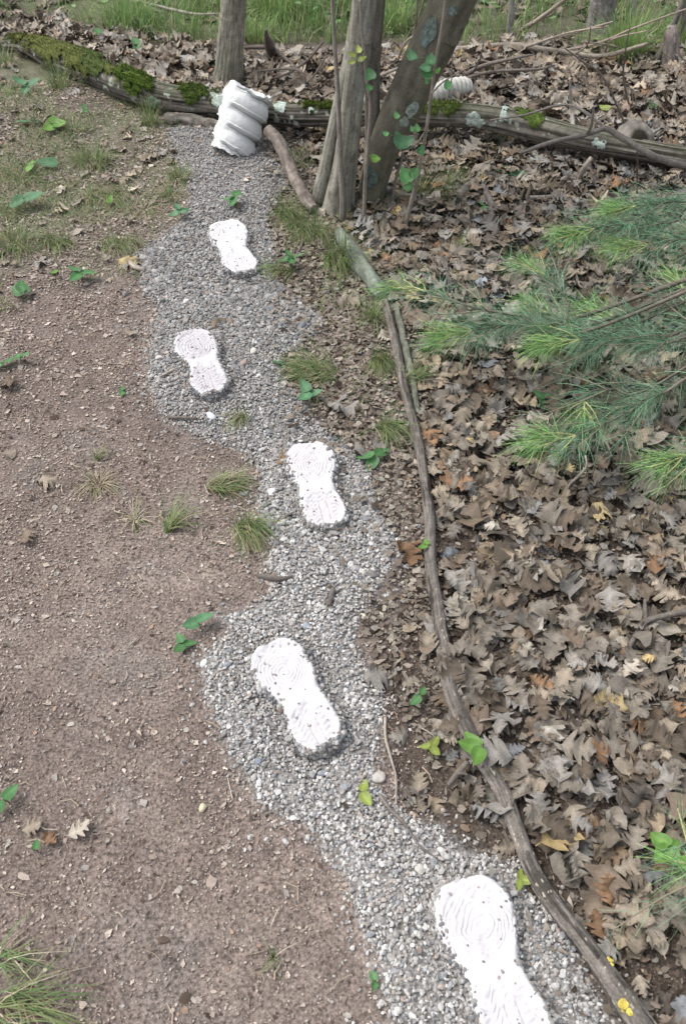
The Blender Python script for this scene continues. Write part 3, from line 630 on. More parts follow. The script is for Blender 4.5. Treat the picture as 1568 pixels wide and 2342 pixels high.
# oak-like trunk behind the log
p = G(523, 205); Yb = p[1] + .05; o0 = p
t_ = thing('tree', p, 'upright grey barked tree just behind the log and column', 'tree')
def furrow(seed, nf=22, amp=.05): return lambda S, T, R: R * (1 + .10 * np.exp(-S / .10) + .05 * fbm(S * 2, np.cos(T) * 2, np.sin(T) * 2, 2, seed) - amp * np.abs(np.sin(T * nf / 2 + 2.5 * fbm(S * 7, np.cos(T) * 1.5, np.sin(T) * 1.5, 3, seed + 1))) ** .5 + .05 * fbm(S * 16, np.cos(T) * 9, np.sin(T) * 9, 2, seed + 3))
def mossbase(V, S, T, K):
    g = np.clip(.45 - S / .5 + .6 * fbm(V[:, 0] * 12, V[:, 1] * 12, V[:, 2] * 8, 3, 8), 0, 1)[:, None] * .6
    return K * (1 - g) + g * np.array([.10, .125, .09])
trunk_part(t_, o0, 'trunk', [(518,222,46,Yb),(520,205,39,Yb),(524,160,33,Yb),(527,100,31,Yb),(531,40,30,Yb),(534,0,30,Yb)], 240, 110, (.29, .275, .22), (.11, .10, .082), 201, furrow(201), post=mossbase, fs=12, ft=16)
# grey fluted double trunk
p = G(770, 510); Yt = p[1] + .10; o0 = p
t_ = thing('tree', p, 'pale grey fluted twin stemmed tree at the end of the gravel', 'tree')
flute = lambda sd: (lambda S, T, R: R * (1 + .12 * np.exp(-S / .12) + .09 * np.cos(T * 3 + 1.5 * fbm(S * 1.5, 0, 0, 2, sd)) + .05 * fbm(S * 5, np.cos(T) * 3, np.sin(T) * 3, 3, sd + 1)))
def lich(V, S, T, K):
    g = np.clip(fbm(V[:, 0] * 14, V[:, 1] * 14, V[:, 2] * 7, 3, 18) * 2.2 - .3, 0, 1)[:, None] * np.where(np.cos(T) < 0, 1, .3)[:, None] * .5
    K = K * (1 - g) + g * np.array([.27, .30, .27])
    k2 = (fbm(S * 22, np.cos(T) * 4, np.sin(T) * 4, 3, 19) > .28)[:, None]; K = np.where(k2, K * .62, K)
    return K
trunk_part(t_, o0, 'trunk', [(772,500,38,Yt),(776,450,32,Yt+.01),(787,380,27,Yt+.01),(797,300,25,Yt+.01),(806,220,24,Yt+.02),(818,130,25,Yt+.02),(826,60,26,Yt+.02),(832,0,28,Yt+.02)], 240, 80, (.33, .31, .255), (.15, .14, .115), 211, flute(211), M_smoothbark, post=lich, fs=5, ft=10)
trunk_part(t_, o0, 'trunk', [(732,455,18,Yt+.06),(745,400,20,Yt+.05),(758,330,17,Yt+.05),(776,240,16,Yt+.05),(795,150,15,Yt+.06),(812,60,15,Yt+.07),(822,0,16,Yt+.08)], 200, 50, (.32, .31, .26), (.14, .13, .11), 213, flute(213), M_smoothbark, lab='thinner left stem with lichen', post=lich, fs=5, ft=10)
trunk_part(t_, o0, 'trunk', [(782,525,8,Yt-.08),(784,460,8,Yt-.08),(778,380,6,Yt-.07),(776,300,5.5,Yt-.06),(772,200,5,Yt-.05),(765,100,4.5,Yt-.04),(760,0,4.5,Yt-.04)], 160, 24, (.27, .245, .215), (.13, .115, .10), 215, None, M_smoothbark, lab='slender front shoot', fs=9)
trunk_part(t_, o0, 'trunk', [(830,480,14,Yt+.10),(836,420,12,Yt+.10),(850,330,16,Yt+.10),(850,200,17,Yt+.10),(852,110,18,Yt+.10),(862,0,18,Yt+.10)], 160, 30, (.24, .215, .185), (.10, .09, .075), 216, flute(216), M_smoothbark, lab='brown stem grown against the main one', fs=9)
# hollow scar
c = GP(812, 60, Yt - .10)
# dark leaning trunk
p = G(848, 500); Yt2 = p[1] + .12; o0 = p
t_ = thing('tree', p, 'dark smooth leaning trunk spotted with round lichens', 'tree')
def lich2(V, S, T, K):
    px, py, _ = proj(V[:, 0], V[:, 1], V[:, 2])
    g = np.clip((np.interp(S, [0, .12, .3], [1, .6, 0]))[..., None] * .5, 0, 1); K = K * (1 - g) + g * np.array([.06, .075, .04])
    return K
ln, LW = trunk_part(t_, o0, 'trunk', [(838,505,32,Yt2),(847,450,31,Yt2),(862,390,32,Yt2),(885,320,37,Yt2),(918,250,44,Yt2),(950,180,47,Yt2),(990,100,50,Yt2),(1018,40,51,Yt2),(1040,-10,52,Yt2)], 240, 80, (.17, .16, .12), (.08, .074, .056), 221, lambda S, T, R: R * (1 + .10 * np.exp(-S / .10) + .04 * fbm(S * 3, np.cos(T) * 1.5, np.sin(T) * 1.5, 3, 221) + .012 * fbm(S * 30, np.cos(T) * 6, np.sin(T) * 6, 3, 223)), M_smoothbark, post=lich2, fs=14, ft=6)
def spot(px, py, r, colr, lab, asp=1.3, seed=0):
    P = LW; pr = np.array(proj(P[:, 0], P[:, 1], P[:, 2])[:2]).T; i = np.argmin((pr[:, 0] - px) ** 2 + (pr[:, 1] - py) ** 2); c = P[i, :3]; Rr = P[i, 3] * 1.0
    Tn = P[min(i + 3, len(P) - 1), :3] - P[i - 3, :3]; Tn /= np.linalg.norm(Tn)
    view = np.array([0, 0, CAMH]) - c; view -= Tn * (view @ Tn); view /= np.linalg.norm(view); sd = np.cross(Tn, view)
    q = GP(px, py, c[1]) - c; x0 = np.clip(q @ sd / Rr, -.8, .8); z0 = q @ Tn
    rm = pxlen(r, c); n = 36; a = Acc(); VV = []; m = 8
    for k in range(m + 1):
        for j in range(n):
            an = j / n * 2 * math.pi; rr_ = rm * k / m * (1 + .22 * float(vn(math.cos(an) * 2 + seed, math.sin(an) * 2, 0, seed)))
            u = math.asin(x0) + rr_ * math.cos(an) / Rr; v = z0 + rr_ * asp * math.sin(an)
            rad_ = Rr * 1.045 + .002 + .0015 * float(vn(u * 30, v * 200, seed)); VV.append(c + Tn * v + (sd * math.sin(u) + view * math.cos(u)) * rad_)
    i0 = np.arange(m)[:, None] * n; j = np.arange(n)[None]; jn = (j + 1) % n
    FF = np.stack([i0 + j, i0 + jn, i0 + n + jn, i0 + n + j], -1).reshape(-1, 4); VV = np.array(VV)
    a.add(VV, FF, np.array(colr) * (1 + .35 * fbm(VV[:, 0] * 90, VV[:, 1] * 90, VV[:, 2] * 90, 3, seed))[:, None])
    o = link('lichen', a.mesh('lichen', M_moss, origin=o0), t_); o['label'] = lab
spot(985, 62, 17, (.13, .165, .15), 'dark blue green lichen high on the trunk', 1.7, 3)
spot(845, 395, 21, (.09, .12, .105), 'dark round lichen near the foot of the trunk', 1.2, 4)
spot(948, 235, 12, (.27, .31, .27), 'pale lichen patch on the right flank of the trunk', 1.5, 5)
spot(930, 265, 10, (.24, .29, .25), 'small pale lichen below another on the right flank', 1.2, 6)
spot(1040, 12, 10, (.17, .21, .2), 'blurred lichen at the top of the trunk', 1.0, 7)
# far trunks and stubs
def fartree(px, py, r, px2, label, base, dark, seed, cat='tree', top=None, rt=None, flare=1.3):
    p = G(px, py); Yb = p[1]; t_ = thing('tree' if cat == 'tree' else 'tree_stump', p, label, cat, 'background trees' if cat == 'tree' else None)
    pts = [(px, py + 8, r * flare, Yb), (px, py - 12, r, Yb), (px + (px2 - px) * .5, py - 60, r * .92, Yb), (px2, py - 120, r * .9, Yb)]
    if top: pts = [(px, py + 8, r * flare, Yb), (px, py - top * .4, r, Yb), (px2, py - top * .8, r * .9, Yb), (px2, py - top, r * .5, Yb)]
    trunk_part(t_, p, 'trunk', pts, 120, 50, base, dark, seed, furrow(seed, 16, .09) if not top else (lambda S, T, R: R * (1 + .3 * fbm(S * 10, np.cos(T) * 2, np.sin(T) * 2, 3, seed))), fs=10, ft=12) if not top else None
    if top:
        W_ = [];
        for q in pts: c = GP(*q[:2], q[3]); W_.append([*c, pxlen(q[2], c)])
        W2 = spline(W_, 60); V, F, S, T = tube(W2[:, :3], W2[:, 3], 36, lambda S, T, R: R * (1 + .22 * fbm(S * 14, np.cos(T) * 2, np.sin(T) * 2, 3, seed) - .16 * np.abs(np.sin(T * 5 + 3 * fbm(S * 6, np.cos(T), np.sin(T), 2, seed))) ** .6 + .14 * fbm(S * 30, np.cos(T) * 6, np.sin(T) * 6, 2, seed + 2)))
        a = Acc(); a.add(V, F, barkcol(S, T, base, dark, seed, 8, 12)); link('trunk', a.mesh('trunk', M_bark, origin=p), t_)
fartree(1372, 62, 31, 1385, 'broad grey trunk in the background at top right', (.27, .25, .24), (.10, .09, .085), 301)
fartree(1532, 150, 20, 1535, 'short pale rotten stump at the right edge', (.36, .31, .28), (.12, .10, .09), 303, 'stump', 92)
fartree(1165, 82, 8, 1172, 'thin grey sapling trunk in the background', (.30, .29, .27), (.15, .14, .13), 305, flare=1)
fartree(1500, 150, 8, 1550, 'slim grey brown trunk leaning right before the stump', (.24, .215, .19), (.10, .09, .08), 307, flare=1.2)
fartree(1448, 78, 6, 1450, 'very thin pale trunk near the top right corner', (.33, .31, .29), (.18, .165, .15), 309, flare=1)
fartree(1556, 110, 7, 1566, 'dark slim trunk at the top right corner', (.2, .18, .16), (.09, .08, .07), 311, flare=1.1)

# ------------------------------------------------------------------ leaf shapes
def leafstrip(w, sh, t, k1, k2, cols, wave, rng, mid=1.18, vee=0.0):
    """w: half widths (n,2) left/right, sh forward shift (n,2); unit length along +Y starting at the stalk"""
    n = len(t); V = []; K = []
    us = np.linspace(-1, 1, cols)
    for i in range(n):
        for u in us:
            s = 0 if u < 0 else 1; x = u * w[i, s]; y = t[i] + sh[i, s] * u * u; V.append((x, y, u))
    V = np.array(V); x, y, u = V[:, 0], V[:, 1], V[:, 2]; yc = y - 0.5
    zx = (1 - np.cos(k1 * x)) / k1 if abs(k1) > .05 else 0 * x; xx = np.sin(k1 * x) / k1 if abs(k1) > .05 else x
    zz = (1 - np.cos(k2 * yc)) / k2 if abs(k2) > .05 else 0 * x; yy = np.sin(k2 * yc) / k2 if abs(k2) > .05 else yc
    z = zx + zz + vee * np.abs(x) + wave * vn(x * 5 + rng.rand() * 50, y * 5, 0, 5) + wave * .6 * np.abs(u) * vn(x * 14, y * 14, rng.rand() * 9, 6)
    K = np.where(np.abs(u) < .01, mid, 1.0)
    i = (np.arange(n - 1)[:, None] * cols + np.arange(cols - 1)[None]).ravel()
    return np.stack([xx, yy, z], 1), np.stack([i, i + 1, i + cols + 1, i + cols], 1), K
def oak(rng, cols=5, pointed=True, flatk=1.0):
    nl = rng.choice([3, 3, 3, 4]); dbl = rng.rand() < .35; ts = [0.0, 0.12, 0.16]; ws = [[.012, .012], [.012, .012], [.05, .05]]; sh = [[0, 0]] * 3
    for k in range(nl):
        c = 0.22 + (k + .45) / nl * 0.64; wd = 0.64 / nl; env = [.24, .40, .36, .30][min(k + (4 - nl), 3)] if nl == 3 else [.20, .33, .40, .28][k]
        env *= rng.uniform(.8, 1.2); e2 = env * rng.uniform(.8, 1.2); si = rng.uniform(.26, .48)
        if pointed:
            ts += [c - wd * .30, c - wd * .10, c + wd * .04, c + wd * .12, c + wd * .24, c + wd * .5]; fs_ = [.60, 1.0, .74, .88, .48, si] if dbl else [.55, .90, 1.0, .80, .55, si]; qs = [.08, .30, .22, .32, .16, .02] if dbl else [.06, .22, .34, .30, .16, .02]
        else:
            ts += [c - wd * .32, c - wd * .18, c, c + wd * .14, c + wd * .26, c + wd * .5]; fs_ = [.5, .86, 1.0, .86, .45, si * 1.4]; qs = [.10, .16, .20, .22, .16, .02]
        ws += [[env * f, e2 * f] for f in fs_]; sh += [[env * q, e2 * q] for q in qs]
    ts += [.90, .93, .96, 1.0]; ws += [[.13, .11], [.06, .07], [.07, .05], [.0, .0]]; sh += [[.03, .03], [0, 0], [.02, .02], [0, 0]]
    w = np.array(ws); s = np.array(sh); t = np.array(ts)
    V, F, K = leafstrip(w, s, t, rng.uniform(-3.4, 3.4) * flatk, rng.uniform(-2.0, 2.0) * flatk, cols, .13 * flatk, rng)
    return V, F, K
def ovate(rng, heart=False, k1=1.0, k2=.8):
    t = np.array([0, .02, .08, .2, .35, .5, .65, .8, .92, 1.0])
    w = np.array([.01, .14, .26, .33, .34, .31, .25, .16, .07, 0]) * (1.25 if heart else .92)
    sh = np.zeros((10, 2)); 
    if heart: sh[1:4] = [[-.09, -.09], [-.10, -.10], [-.03, -.03]]
    V, F, K = leafstrip(np.stack([w, w], 1), sh, t, k1, k2, 5, .02, rng, mid=1.35, vee=.12)
    V[:, 1] += .5
    return V, F, K
def frag(rng):
    n = rng.randint(4, 7); an = (np.arange(n) + rng.uniform(-.3, .3, n)) / n * 6.28; r = rng.uniform(.5, 1.15, n)
    V = np.stack([np.cos(an) * r, np.sin(an) * r * rng.uniform(.35, .9), rng.uniform(-.25, .35, n)], 1)
    j = np.arange(1, n - 1); return V, np.stack([0 * j, j, j + 1], 1), np.ones((n, 3))
LC = {'grey brown': (.225, .196, .160), 'tan': (.305, .255, .195), 'brown': (.18, .140, .105), 'pale': (.42, .375, .31), 'orange brown': (.25, .15, .085), 'dark brown': (.12, .095, .07), 'yellowish': (.38, .30, .16), 'silvery grey': (.27, .25, .225)}
LN = list(LC); LPW = np.array([.36, .17, .18, .04, .02, .10, .008, .122])
SHAPES = [oak(np.random.RandomState(500 + k), 5, k % 3 != 0) for k in range(26)]
SHAPL = [oak(np.random.RandomState(700 + k), 3, k % 3 != 0, .9) for k in range(16)]
def leafvars(sh): return [(V, np.concatenate([F[:, [0, 1, 2]], F[:, [0, 2, 3]]]), np.repeat(K[:, None], 3, 1)) for V, F, K in sh]
def plain(rng, cols):
    t = np.array([0, .1, .12, .2, .32, .45, .6, .75, .88, .95, 1.0]); w = np.array([.01, .01, .05, .14, .21, .23, .21, .15, .09, .05, 0]) * rng.uniform(.8, 1.3)
    w2 = np.stack([w, w], 1) * rng.uniform(.85, 1.1, (11, 2)); cut = rng.randint(7, 11) if rng.rand() < .5 else 11
    return leafstrip(w2[:cut], np.zeros((11, 2))[:cut], t[:cut], rng.uniform(-3.5, 3.5), rng.uniform(-2, 2), cols, .10, rng)
for k in (3, 14, 20): SHAPES[k] = plain(np.random.RandomState(900 + k), 5)
for k in (2, 7): SHAPL[k] = plain(np.random.RandomState(950 + k), 3)
VS = leafvars(SHAPES); VL = leafvars(SHAPL)
# ---- litter
def litter_points(poly, dens, x0, x1, y0, y1, jit):
    n = int(dens * (x1 - x0) * (y1 - y0)); x, y = scatter(n, x0, x1, y0, y1); px, py, dd = proj(x, y)
    k = inpoly(px + R_.normal(0, jit, n), py + R_.normal(0, jit * .5, n), poly); return x[k], y[k], px[k], py[k]
x, y, px, py = litter_points(LITTER, 1250, -.3, 2.7, .05, 4.35, 12)
th = np.clip(.35 + .9 * (fbm(x * 2.5, y * 2.5, 0, 2, 401) + .45), .25, 1)
edge = np.clip((x - np.interp(py, [300, 560, 700, 1000, 1300, 1560, 1750, 1950, 2342], flat_x := [flat(a_, b_)[0] for a_, b_ in ((640,300),(800,560),(890,700),(960,1000),(990,1300),(930,1560),(980,1750),(1180,1950),(1450,2342))])) / .10, 0, 1)
k = R_.rand(len(x)) < (.34 + .66 * edge) * (.7 + .3 * th); x, y, px, py, edge = x[k], y[k], px[k], py[k], edge[k]
n = len(x); L = R_.uniform(.040, .106, n) * (.62 + .38 * edge); L = np.where(R_.rand(n) < .12, L * 1.2, L)
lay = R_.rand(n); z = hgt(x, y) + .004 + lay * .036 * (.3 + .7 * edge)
tilt = np.abs(R_.normal(0, .34, n)); ci = R_.choice(8, n, p=LPW)
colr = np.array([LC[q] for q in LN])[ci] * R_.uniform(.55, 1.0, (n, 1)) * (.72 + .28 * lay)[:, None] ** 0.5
colr = colr * (1 + R_.normal(0, 1, (n, 1)) * np.array([.05, 0, -.07])); yaw = R_.uniform(0, 6.28, n); ax = R_.uniform(0, 6.28, n); Rm = rots(yaw, tilt, ax); vi = R_.randint(0, len(VS), n)
flip = R_.rand(n) < .5
inv_ = (px > 10) & (px < 1558) & (py > 250) & (py < 2335); score = np.where(inv_ & (lay > .62) & (tilt < .5), L / (dep(np.array([x, y, z]))), 0)
top = np.argsort(-score)[:300]; rest = np.setdiff1d(np.arange(n), top)
a = Acc(); P3 = np.stack([x, y, z], 1)
nearr = rest[py[rest] > 560]; farr = rest[py[rest] <= 560]
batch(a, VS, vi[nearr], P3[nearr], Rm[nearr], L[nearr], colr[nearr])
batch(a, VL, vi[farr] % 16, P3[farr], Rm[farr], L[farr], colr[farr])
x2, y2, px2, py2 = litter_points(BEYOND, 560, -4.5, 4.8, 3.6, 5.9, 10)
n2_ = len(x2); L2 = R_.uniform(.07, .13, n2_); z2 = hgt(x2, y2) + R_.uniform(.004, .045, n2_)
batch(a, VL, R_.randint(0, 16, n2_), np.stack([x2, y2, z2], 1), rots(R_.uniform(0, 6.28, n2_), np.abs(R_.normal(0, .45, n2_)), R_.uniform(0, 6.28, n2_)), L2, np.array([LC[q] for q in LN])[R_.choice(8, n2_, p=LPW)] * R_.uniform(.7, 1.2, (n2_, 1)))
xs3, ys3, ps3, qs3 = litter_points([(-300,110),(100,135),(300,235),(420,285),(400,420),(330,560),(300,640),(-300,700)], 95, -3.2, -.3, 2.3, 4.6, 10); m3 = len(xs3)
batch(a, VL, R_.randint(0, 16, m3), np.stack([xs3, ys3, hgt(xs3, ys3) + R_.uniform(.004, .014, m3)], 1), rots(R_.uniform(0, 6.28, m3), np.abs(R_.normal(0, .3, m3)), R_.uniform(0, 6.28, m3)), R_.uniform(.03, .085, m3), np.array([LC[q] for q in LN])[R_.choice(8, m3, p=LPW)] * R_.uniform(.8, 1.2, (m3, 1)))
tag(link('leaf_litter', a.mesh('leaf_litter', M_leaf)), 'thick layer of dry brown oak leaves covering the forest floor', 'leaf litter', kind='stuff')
print('leaves', n, n2_)
meshes = {}
def leafmesh(v, c):
    if (v, c) not in meshes:
        a = Acc(); V, F, K = VS[v]; a.add(V, F, K * np.array(LC[LN[c]])); meshes[(v, c)] = a.mesh('dry_leaf', M_leafi)
    return meshes[(v, c)]
from mathutils import Matrix
def put_leaf(v, c, pos, Rmat, s, lab, grp):
    o = link('dry_leaf' if v in (3, 14, 20) else 'oak_leaf', leafmesh(v, c)); M = Matrix([list(r) for r in (Rmat * s)]).to_4x4(); M.translation = Vector(pos); o.matrix_world = M
    return tag(o, lab, 'leaf', grp)
def where(px, py):
    w_ = ['under the log', 'among pine sprays', 'below lowest pine spray', 'level with third cast', 'level with fourth cast', 'below branch seedling', 'level with fifth cast'][int(np.searchsorted([450, 900, 1150, 1450, 1750, 2000], py))]
    dx = px - np.interp(py, [690, 980, 1290, 1590, 1815, 2080, 2330], [880, 948, 984, 1032, 1150, 1275, 1455])
    return ('left of branch' if dx < -10 else 'beside branch' if dx < 45 else 'near branch' if dx < 150 else 'in mid litter' if px < 1400 else 'at right edge') + ', ' + w_
labs = {}
for i in top:
    sz = 'large' if L[i] > .105 else ('medium' if L[i] > .088 else 'small')
    V = VS[vi[i]][0]; cur = 'curled' if V[:, 2].max() - V[:, 2].min() > .34 else 'flat'
    labs.setdefault(f'{sz} {cur} {LN[ci[i]]} {"leaf" if int(vi[i]) in (3, 14, 20) else "oak leaf"} {where(px[i], py[i])}', []).append(i)
for lb, ids in labs.items():
    ids = sorted(ids, key=lambda q: px[q]); m = len(ids)
    od = {1: [''], 2: ['left hand ', 'right hand '], 3: ['leftmost ', 'middle ', 'rightmost ']}.get(m, ['leftmost ', 'second from left ', 'third from left ', 'fourth from left ', 'fifth from left ', 'sixth from left ', 'seventh from left '][:m - 1] + ['rightmost '])
    for i, pre in zip(ids, od): put_leaf(int(vi[i]), int(ci[i]), P3[i] + [0, 0, .004], Rm[i], L[i], pre + lb, 'dry oak leaves on top of the litter')
# leaves one can point to elsewhere
SOLO = [(88,600,.11,'silvery grey',2,'pale lobed oak leaf on the path near upper left grass'),(292,600,.10,'yellowish',5,'yellowish oak leaf at the far left point of the gravel'),(110,1096,.10,'tan',1,'tan three pointed leaf lying flat on the dirt path'),
 (732,484,.12,'pale',1,'pale star shaped oak leaf hung at the foot of the grey tree'),(792,692,.12,'tan',4,'broad tan oak leaf between gravel and stick under the pine tip'),(512,735,.10,'brown',7,'curled brown oak leaf on dark gravel'),
 (180,1898,.06,'pale',8,'small pale torn leaf in the lower path'),(20,878,.09,'brown',10,'brown lobed leaf at the left edge of the path'),(285,408,.09,'tan',11,'tan leaf on soil left of the gravel top'),(338,358,.11,'tan',13,'pointed tan leaf beside the top of the gravel'),
 (298,762,.06,'tan',14,'small tan leaf on the path left of dark gravel'),(648,1050,.06,'orange brown',16,'yellow brown leaf touching the third footprint cast'),(930,1260,.10,'orange brown',17,'orange brown leaf between gravel and the long branch'),
 (860,1545,.12,'silvery grey',1,'silver grey split oak leaf at the gravel edge'),(1170,1285,.09,'pale',19,'pale oval leaf in the middle of the litter'),(985,998,.09,'orange brown',22,'bright orange leaf behind the long branch'),
 (1345,1900,.10,'orange brown',23,'orange leaf below the broken twig at right'),(1420,1690,.12,'orange brown',4,'rusty oak leaf near the right edge'),(545,470,.05,'brown',9,'small leaf bit on gravel above the first cast'),
 (20,700+340,.07,'tan',3,'tan leaf at the path edge far left'),(70,1890,.05,'tan',6,'little tan leaf near the lower left seedling'),(118,1920,.045,'orange brown',12,'small orange leaf low on the path'),(60,1545-320,.06,'brown',15,'brown leaf scrap on the left path'),
 (720,850,.11,'tan',20,'tan oak leaf behind the flat grass tuft'),(770,930,.14,'silvery grey',21,'large weathered leaf right of the flat grass tuft'),(840,1035,.13,'silvery grey',24,'grey lobed leaf above the round leaved seedling'),(880,770,.08,'pale',0,'pale leaf next to the long branch top')]
for (px, py, s, cn, v, lab) in SOLO:
    p = G(px, py, .012); r = np.random.RandomState(px * 7 + py)
    put_leaf(v, LN.index(cn), p, rots(np.array([r.uniform(0, 6.28)]), np.array([r.uniform(.05, .3)]), np.array([r.uniform(0, 6)]))[0], s, lab, 'single oak leaves off the main litter')
# ---- leaf crumbs: path, verge and between leaves
FR = [frag(np.random.RandomState(900 + k)) for k in range(20)]
a = Acc()
n = 900000; x, y = scatter(n, -2.7, 1.3, .05, 4.4); px, py, _ = proj(x, y)
k = (px > -260) & (px < 1700) & (py < 2480) & (py > 150); x, y, px, py = x[k], y[k], px[k], py[k]; n = len(x); gd = gdist(x, y)
clump = fbm(x * 5, y * 5, 0, 3, 77); lit_ = inpoly(px, py, LITTER); right = px > np.interp(py, [300, 1000, 1500, 2342], [600, 640, 850, 1300])
pr_ = np.clip(.62 + .8 * clump, .2, 1) * np.interp(py, [200, 500, 1000, 2300], [.55, .6, .75, .9])
keep = (gd > -.005) & (R_.rand(n) < np.where(px > 1000, .10, np.where(right, .28, pr_))); keep |= (gd < 0) & (R_.rand(n) < .035)
x, y, px, py, right = x[keep], y[keep], px[keep], py[keep], right[keep]; n = len(x)
sz = np.exp(R_.normal(0, .6, n)) * np.where(right, .0060, .0019) * np.interp(py, [300, 800, 1300], [1.9, 1.5, 1.0]); sz = np.minimum(sz, .015)
CC = np.array([(.375,.31,.27),(.28,.225,.195),(.50,.43,.375),(.22,.175,.15),(.30,.215,.165),(.34,.31,.285),(.085,.062,.05)]); cw = [.27, .20, .10, .12, .05, .14, .12]
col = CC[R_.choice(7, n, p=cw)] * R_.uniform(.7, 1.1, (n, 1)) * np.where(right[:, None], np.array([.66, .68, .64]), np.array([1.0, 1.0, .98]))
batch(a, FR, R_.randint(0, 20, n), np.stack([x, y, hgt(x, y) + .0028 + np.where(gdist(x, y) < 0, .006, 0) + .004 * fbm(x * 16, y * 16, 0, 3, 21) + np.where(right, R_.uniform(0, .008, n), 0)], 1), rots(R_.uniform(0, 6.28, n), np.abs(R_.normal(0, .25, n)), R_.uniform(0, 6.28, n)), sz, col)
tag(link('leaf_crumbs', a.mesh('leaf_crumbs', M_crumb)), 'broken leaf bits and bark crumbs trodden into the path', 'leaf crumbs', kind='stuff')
print('crumbs', n)
# straws and needles on the path
a = Acc(); n = 3800; x, y = scatter(n, -2.4, 1.9, .05, 4.3); gd = gdist(x, y); k = (gd > 0) | (R_.rand(n) < .12); x, y = x[k], y[k]; n = len(x)
ln = R_.uniform(.010, .05, n); an = R_.uniform(0, 6.28, n); dxy = np.stack([np.cos(an), np.sin(an)], 1); c = np.stack([x, y], 1); bend = R_.normal(0, .15, n)
wd = R_.uniform(.0005, .0011, n); rows = []
for f in (-.5, 0, .5):
    q = c + dxy * (ln * f)[:, None] + np.stack([-dxy[:, 1], dxy[:, 0]], 1) * (ln * bend * (1 - 4 * f * f))[:, None]
    for sgn in (-1, 1):
        qq = q + np.stack([-dxy[:, 1], dxy[:, 0]], 1) * (wd * sgn)[:, None]; rows.append(np.concatenate([qq, (hgt(q[:, 0], q[:, 1]) + .006 + .003 * sgn * .3)[:, None]], 1))
VV = np.stack(rows, 1); i = np.arange(n) * 6
F = np.concatenate([np.stack([i, i + 1, i + 3, i + 2], 1), np.stack([i + 2, i + 3, i + 5, i + 4], 1)])
a.add(VV.reshape(-1, 3), F, np.repeat(np.array([(.36, .29, .22), (.22, .15, .11), (.45, .39, .31)])[R_.randint(0, 3, n)], 6, 0))
tag(link('dead_straw', a.mesh('dead_straw', M_crumb)), 'loose dry straws and old needles strewn on the ground', 'straw', kind='stuff')

# ------------------------------------------------------------------ grass
GREENS = np.array([(.095, .165, .05), (.075, .145, .05), (.14, .20, .065), (.18, .215, .09)]); DRY = np.array([(.34, .29, .19), (.42, .37, .27), (.26, .20, .13)])
def blades(acc, roots, hh, lean_dir, lean, wid, colA, colB, nseg=4):
    n = len(roots); ds = np.stack([np.cos(lean_dir), np.sin(lean_dir), np.zeros(n)], 1); sd = np.stack([-np.sin(lean_dir), np.cos(lean_dir), np.zeros(n)], 1)
    rows = []; cols = []
    for k in range(nseg + 1):
        f = k / nseg; ang = lean * (.35 + 1.1 * f)
        hor = hh * f * np.sin(ang); ver = hh * f * np.cos(ang)
        p = roots + ds * hor[:, None]; p[:, 2] += np.maximum(ver, -.0 * hh); w_ = wid * (1 - f ** 1.6) + .0002
        for s_ in (-1, 1): rows.append(p + sd * (w_ * s_)[:, None]); cols.append(colA * (1 - f) + colB * f)
    V = np.stack(rows, 1); K = np.stack(cols, 1); m = 2 * (nseg + 1); b = (np.arange(n) * m)[:, None]; F = []
    for k in range(nseg): F.append(np.stack([b[:, 0] + 2 * k, b[:, 0] + 2 * k + 1, b[:, 0] + 2 * k + 3, b[:, 0] + 2 * k + 2], 1))
    acc.add(V.reshape(-1, 3), np.concatenate(F), K.reshape(-1, 3))
def tuft(px, py, rpx, hm, n, lab, dry=.25, ld=None, lean=.7, wid=.0008, seed=0, el=1.0, tone=1.15):
    n = int(n * 1.5)
    p = G(px, py); r = np.random.RandomState(int(px * 3 + py)); R0 = pxlen(rpx * 1.15, p)
    an = r.uniform(0, 6.28, n); q = np.sqrt(r.rand(n)) * R0; rx = np.cos(an) * q * el; ry = np.sin(an) * q * .7
    roots = np.stack([rx, ry, hgt(p[0] + rx, p[1] + ry) - p[2]], 1)
    dirs = an + r.normal(0, .5, n) if ld is None else r.normal(ld, .45, n)
    lean_ = np.clip(np.abs(r.normal(lean, .48, n)), .05, 1.5); hh = hm * r.uniform(.25, 1.12, n)
    isd = r.rand(n) < dry; lean_ = np.where(isd, np.clip(lean_ + .5, 0, 1.5), lean_)
    g = GREENS[r.randint(0, 4, n)] * r.uniform(.8, 1.3, (n, 1)) * tone; d_ = DRY[r.randint(0, 3, n)] * r.uniform(.8, 1.2, (n, 1))
    cB = np.where(isd[:, None], d_, g); cA = np.where(isd[:, None], d_, g * .75 + .25 * np.array([.25, .24, .13]))
    a = Acc(); blades(a, roots, hh, dirs, lean_, wid * r.uniform(.7, 1.3, n), cA, cB)
    tag(link('grass_tuft', a.mesh('grass_tuft', M_grass), None, p), lab, 'grass tuft', 'grass tufts dotted along the path')
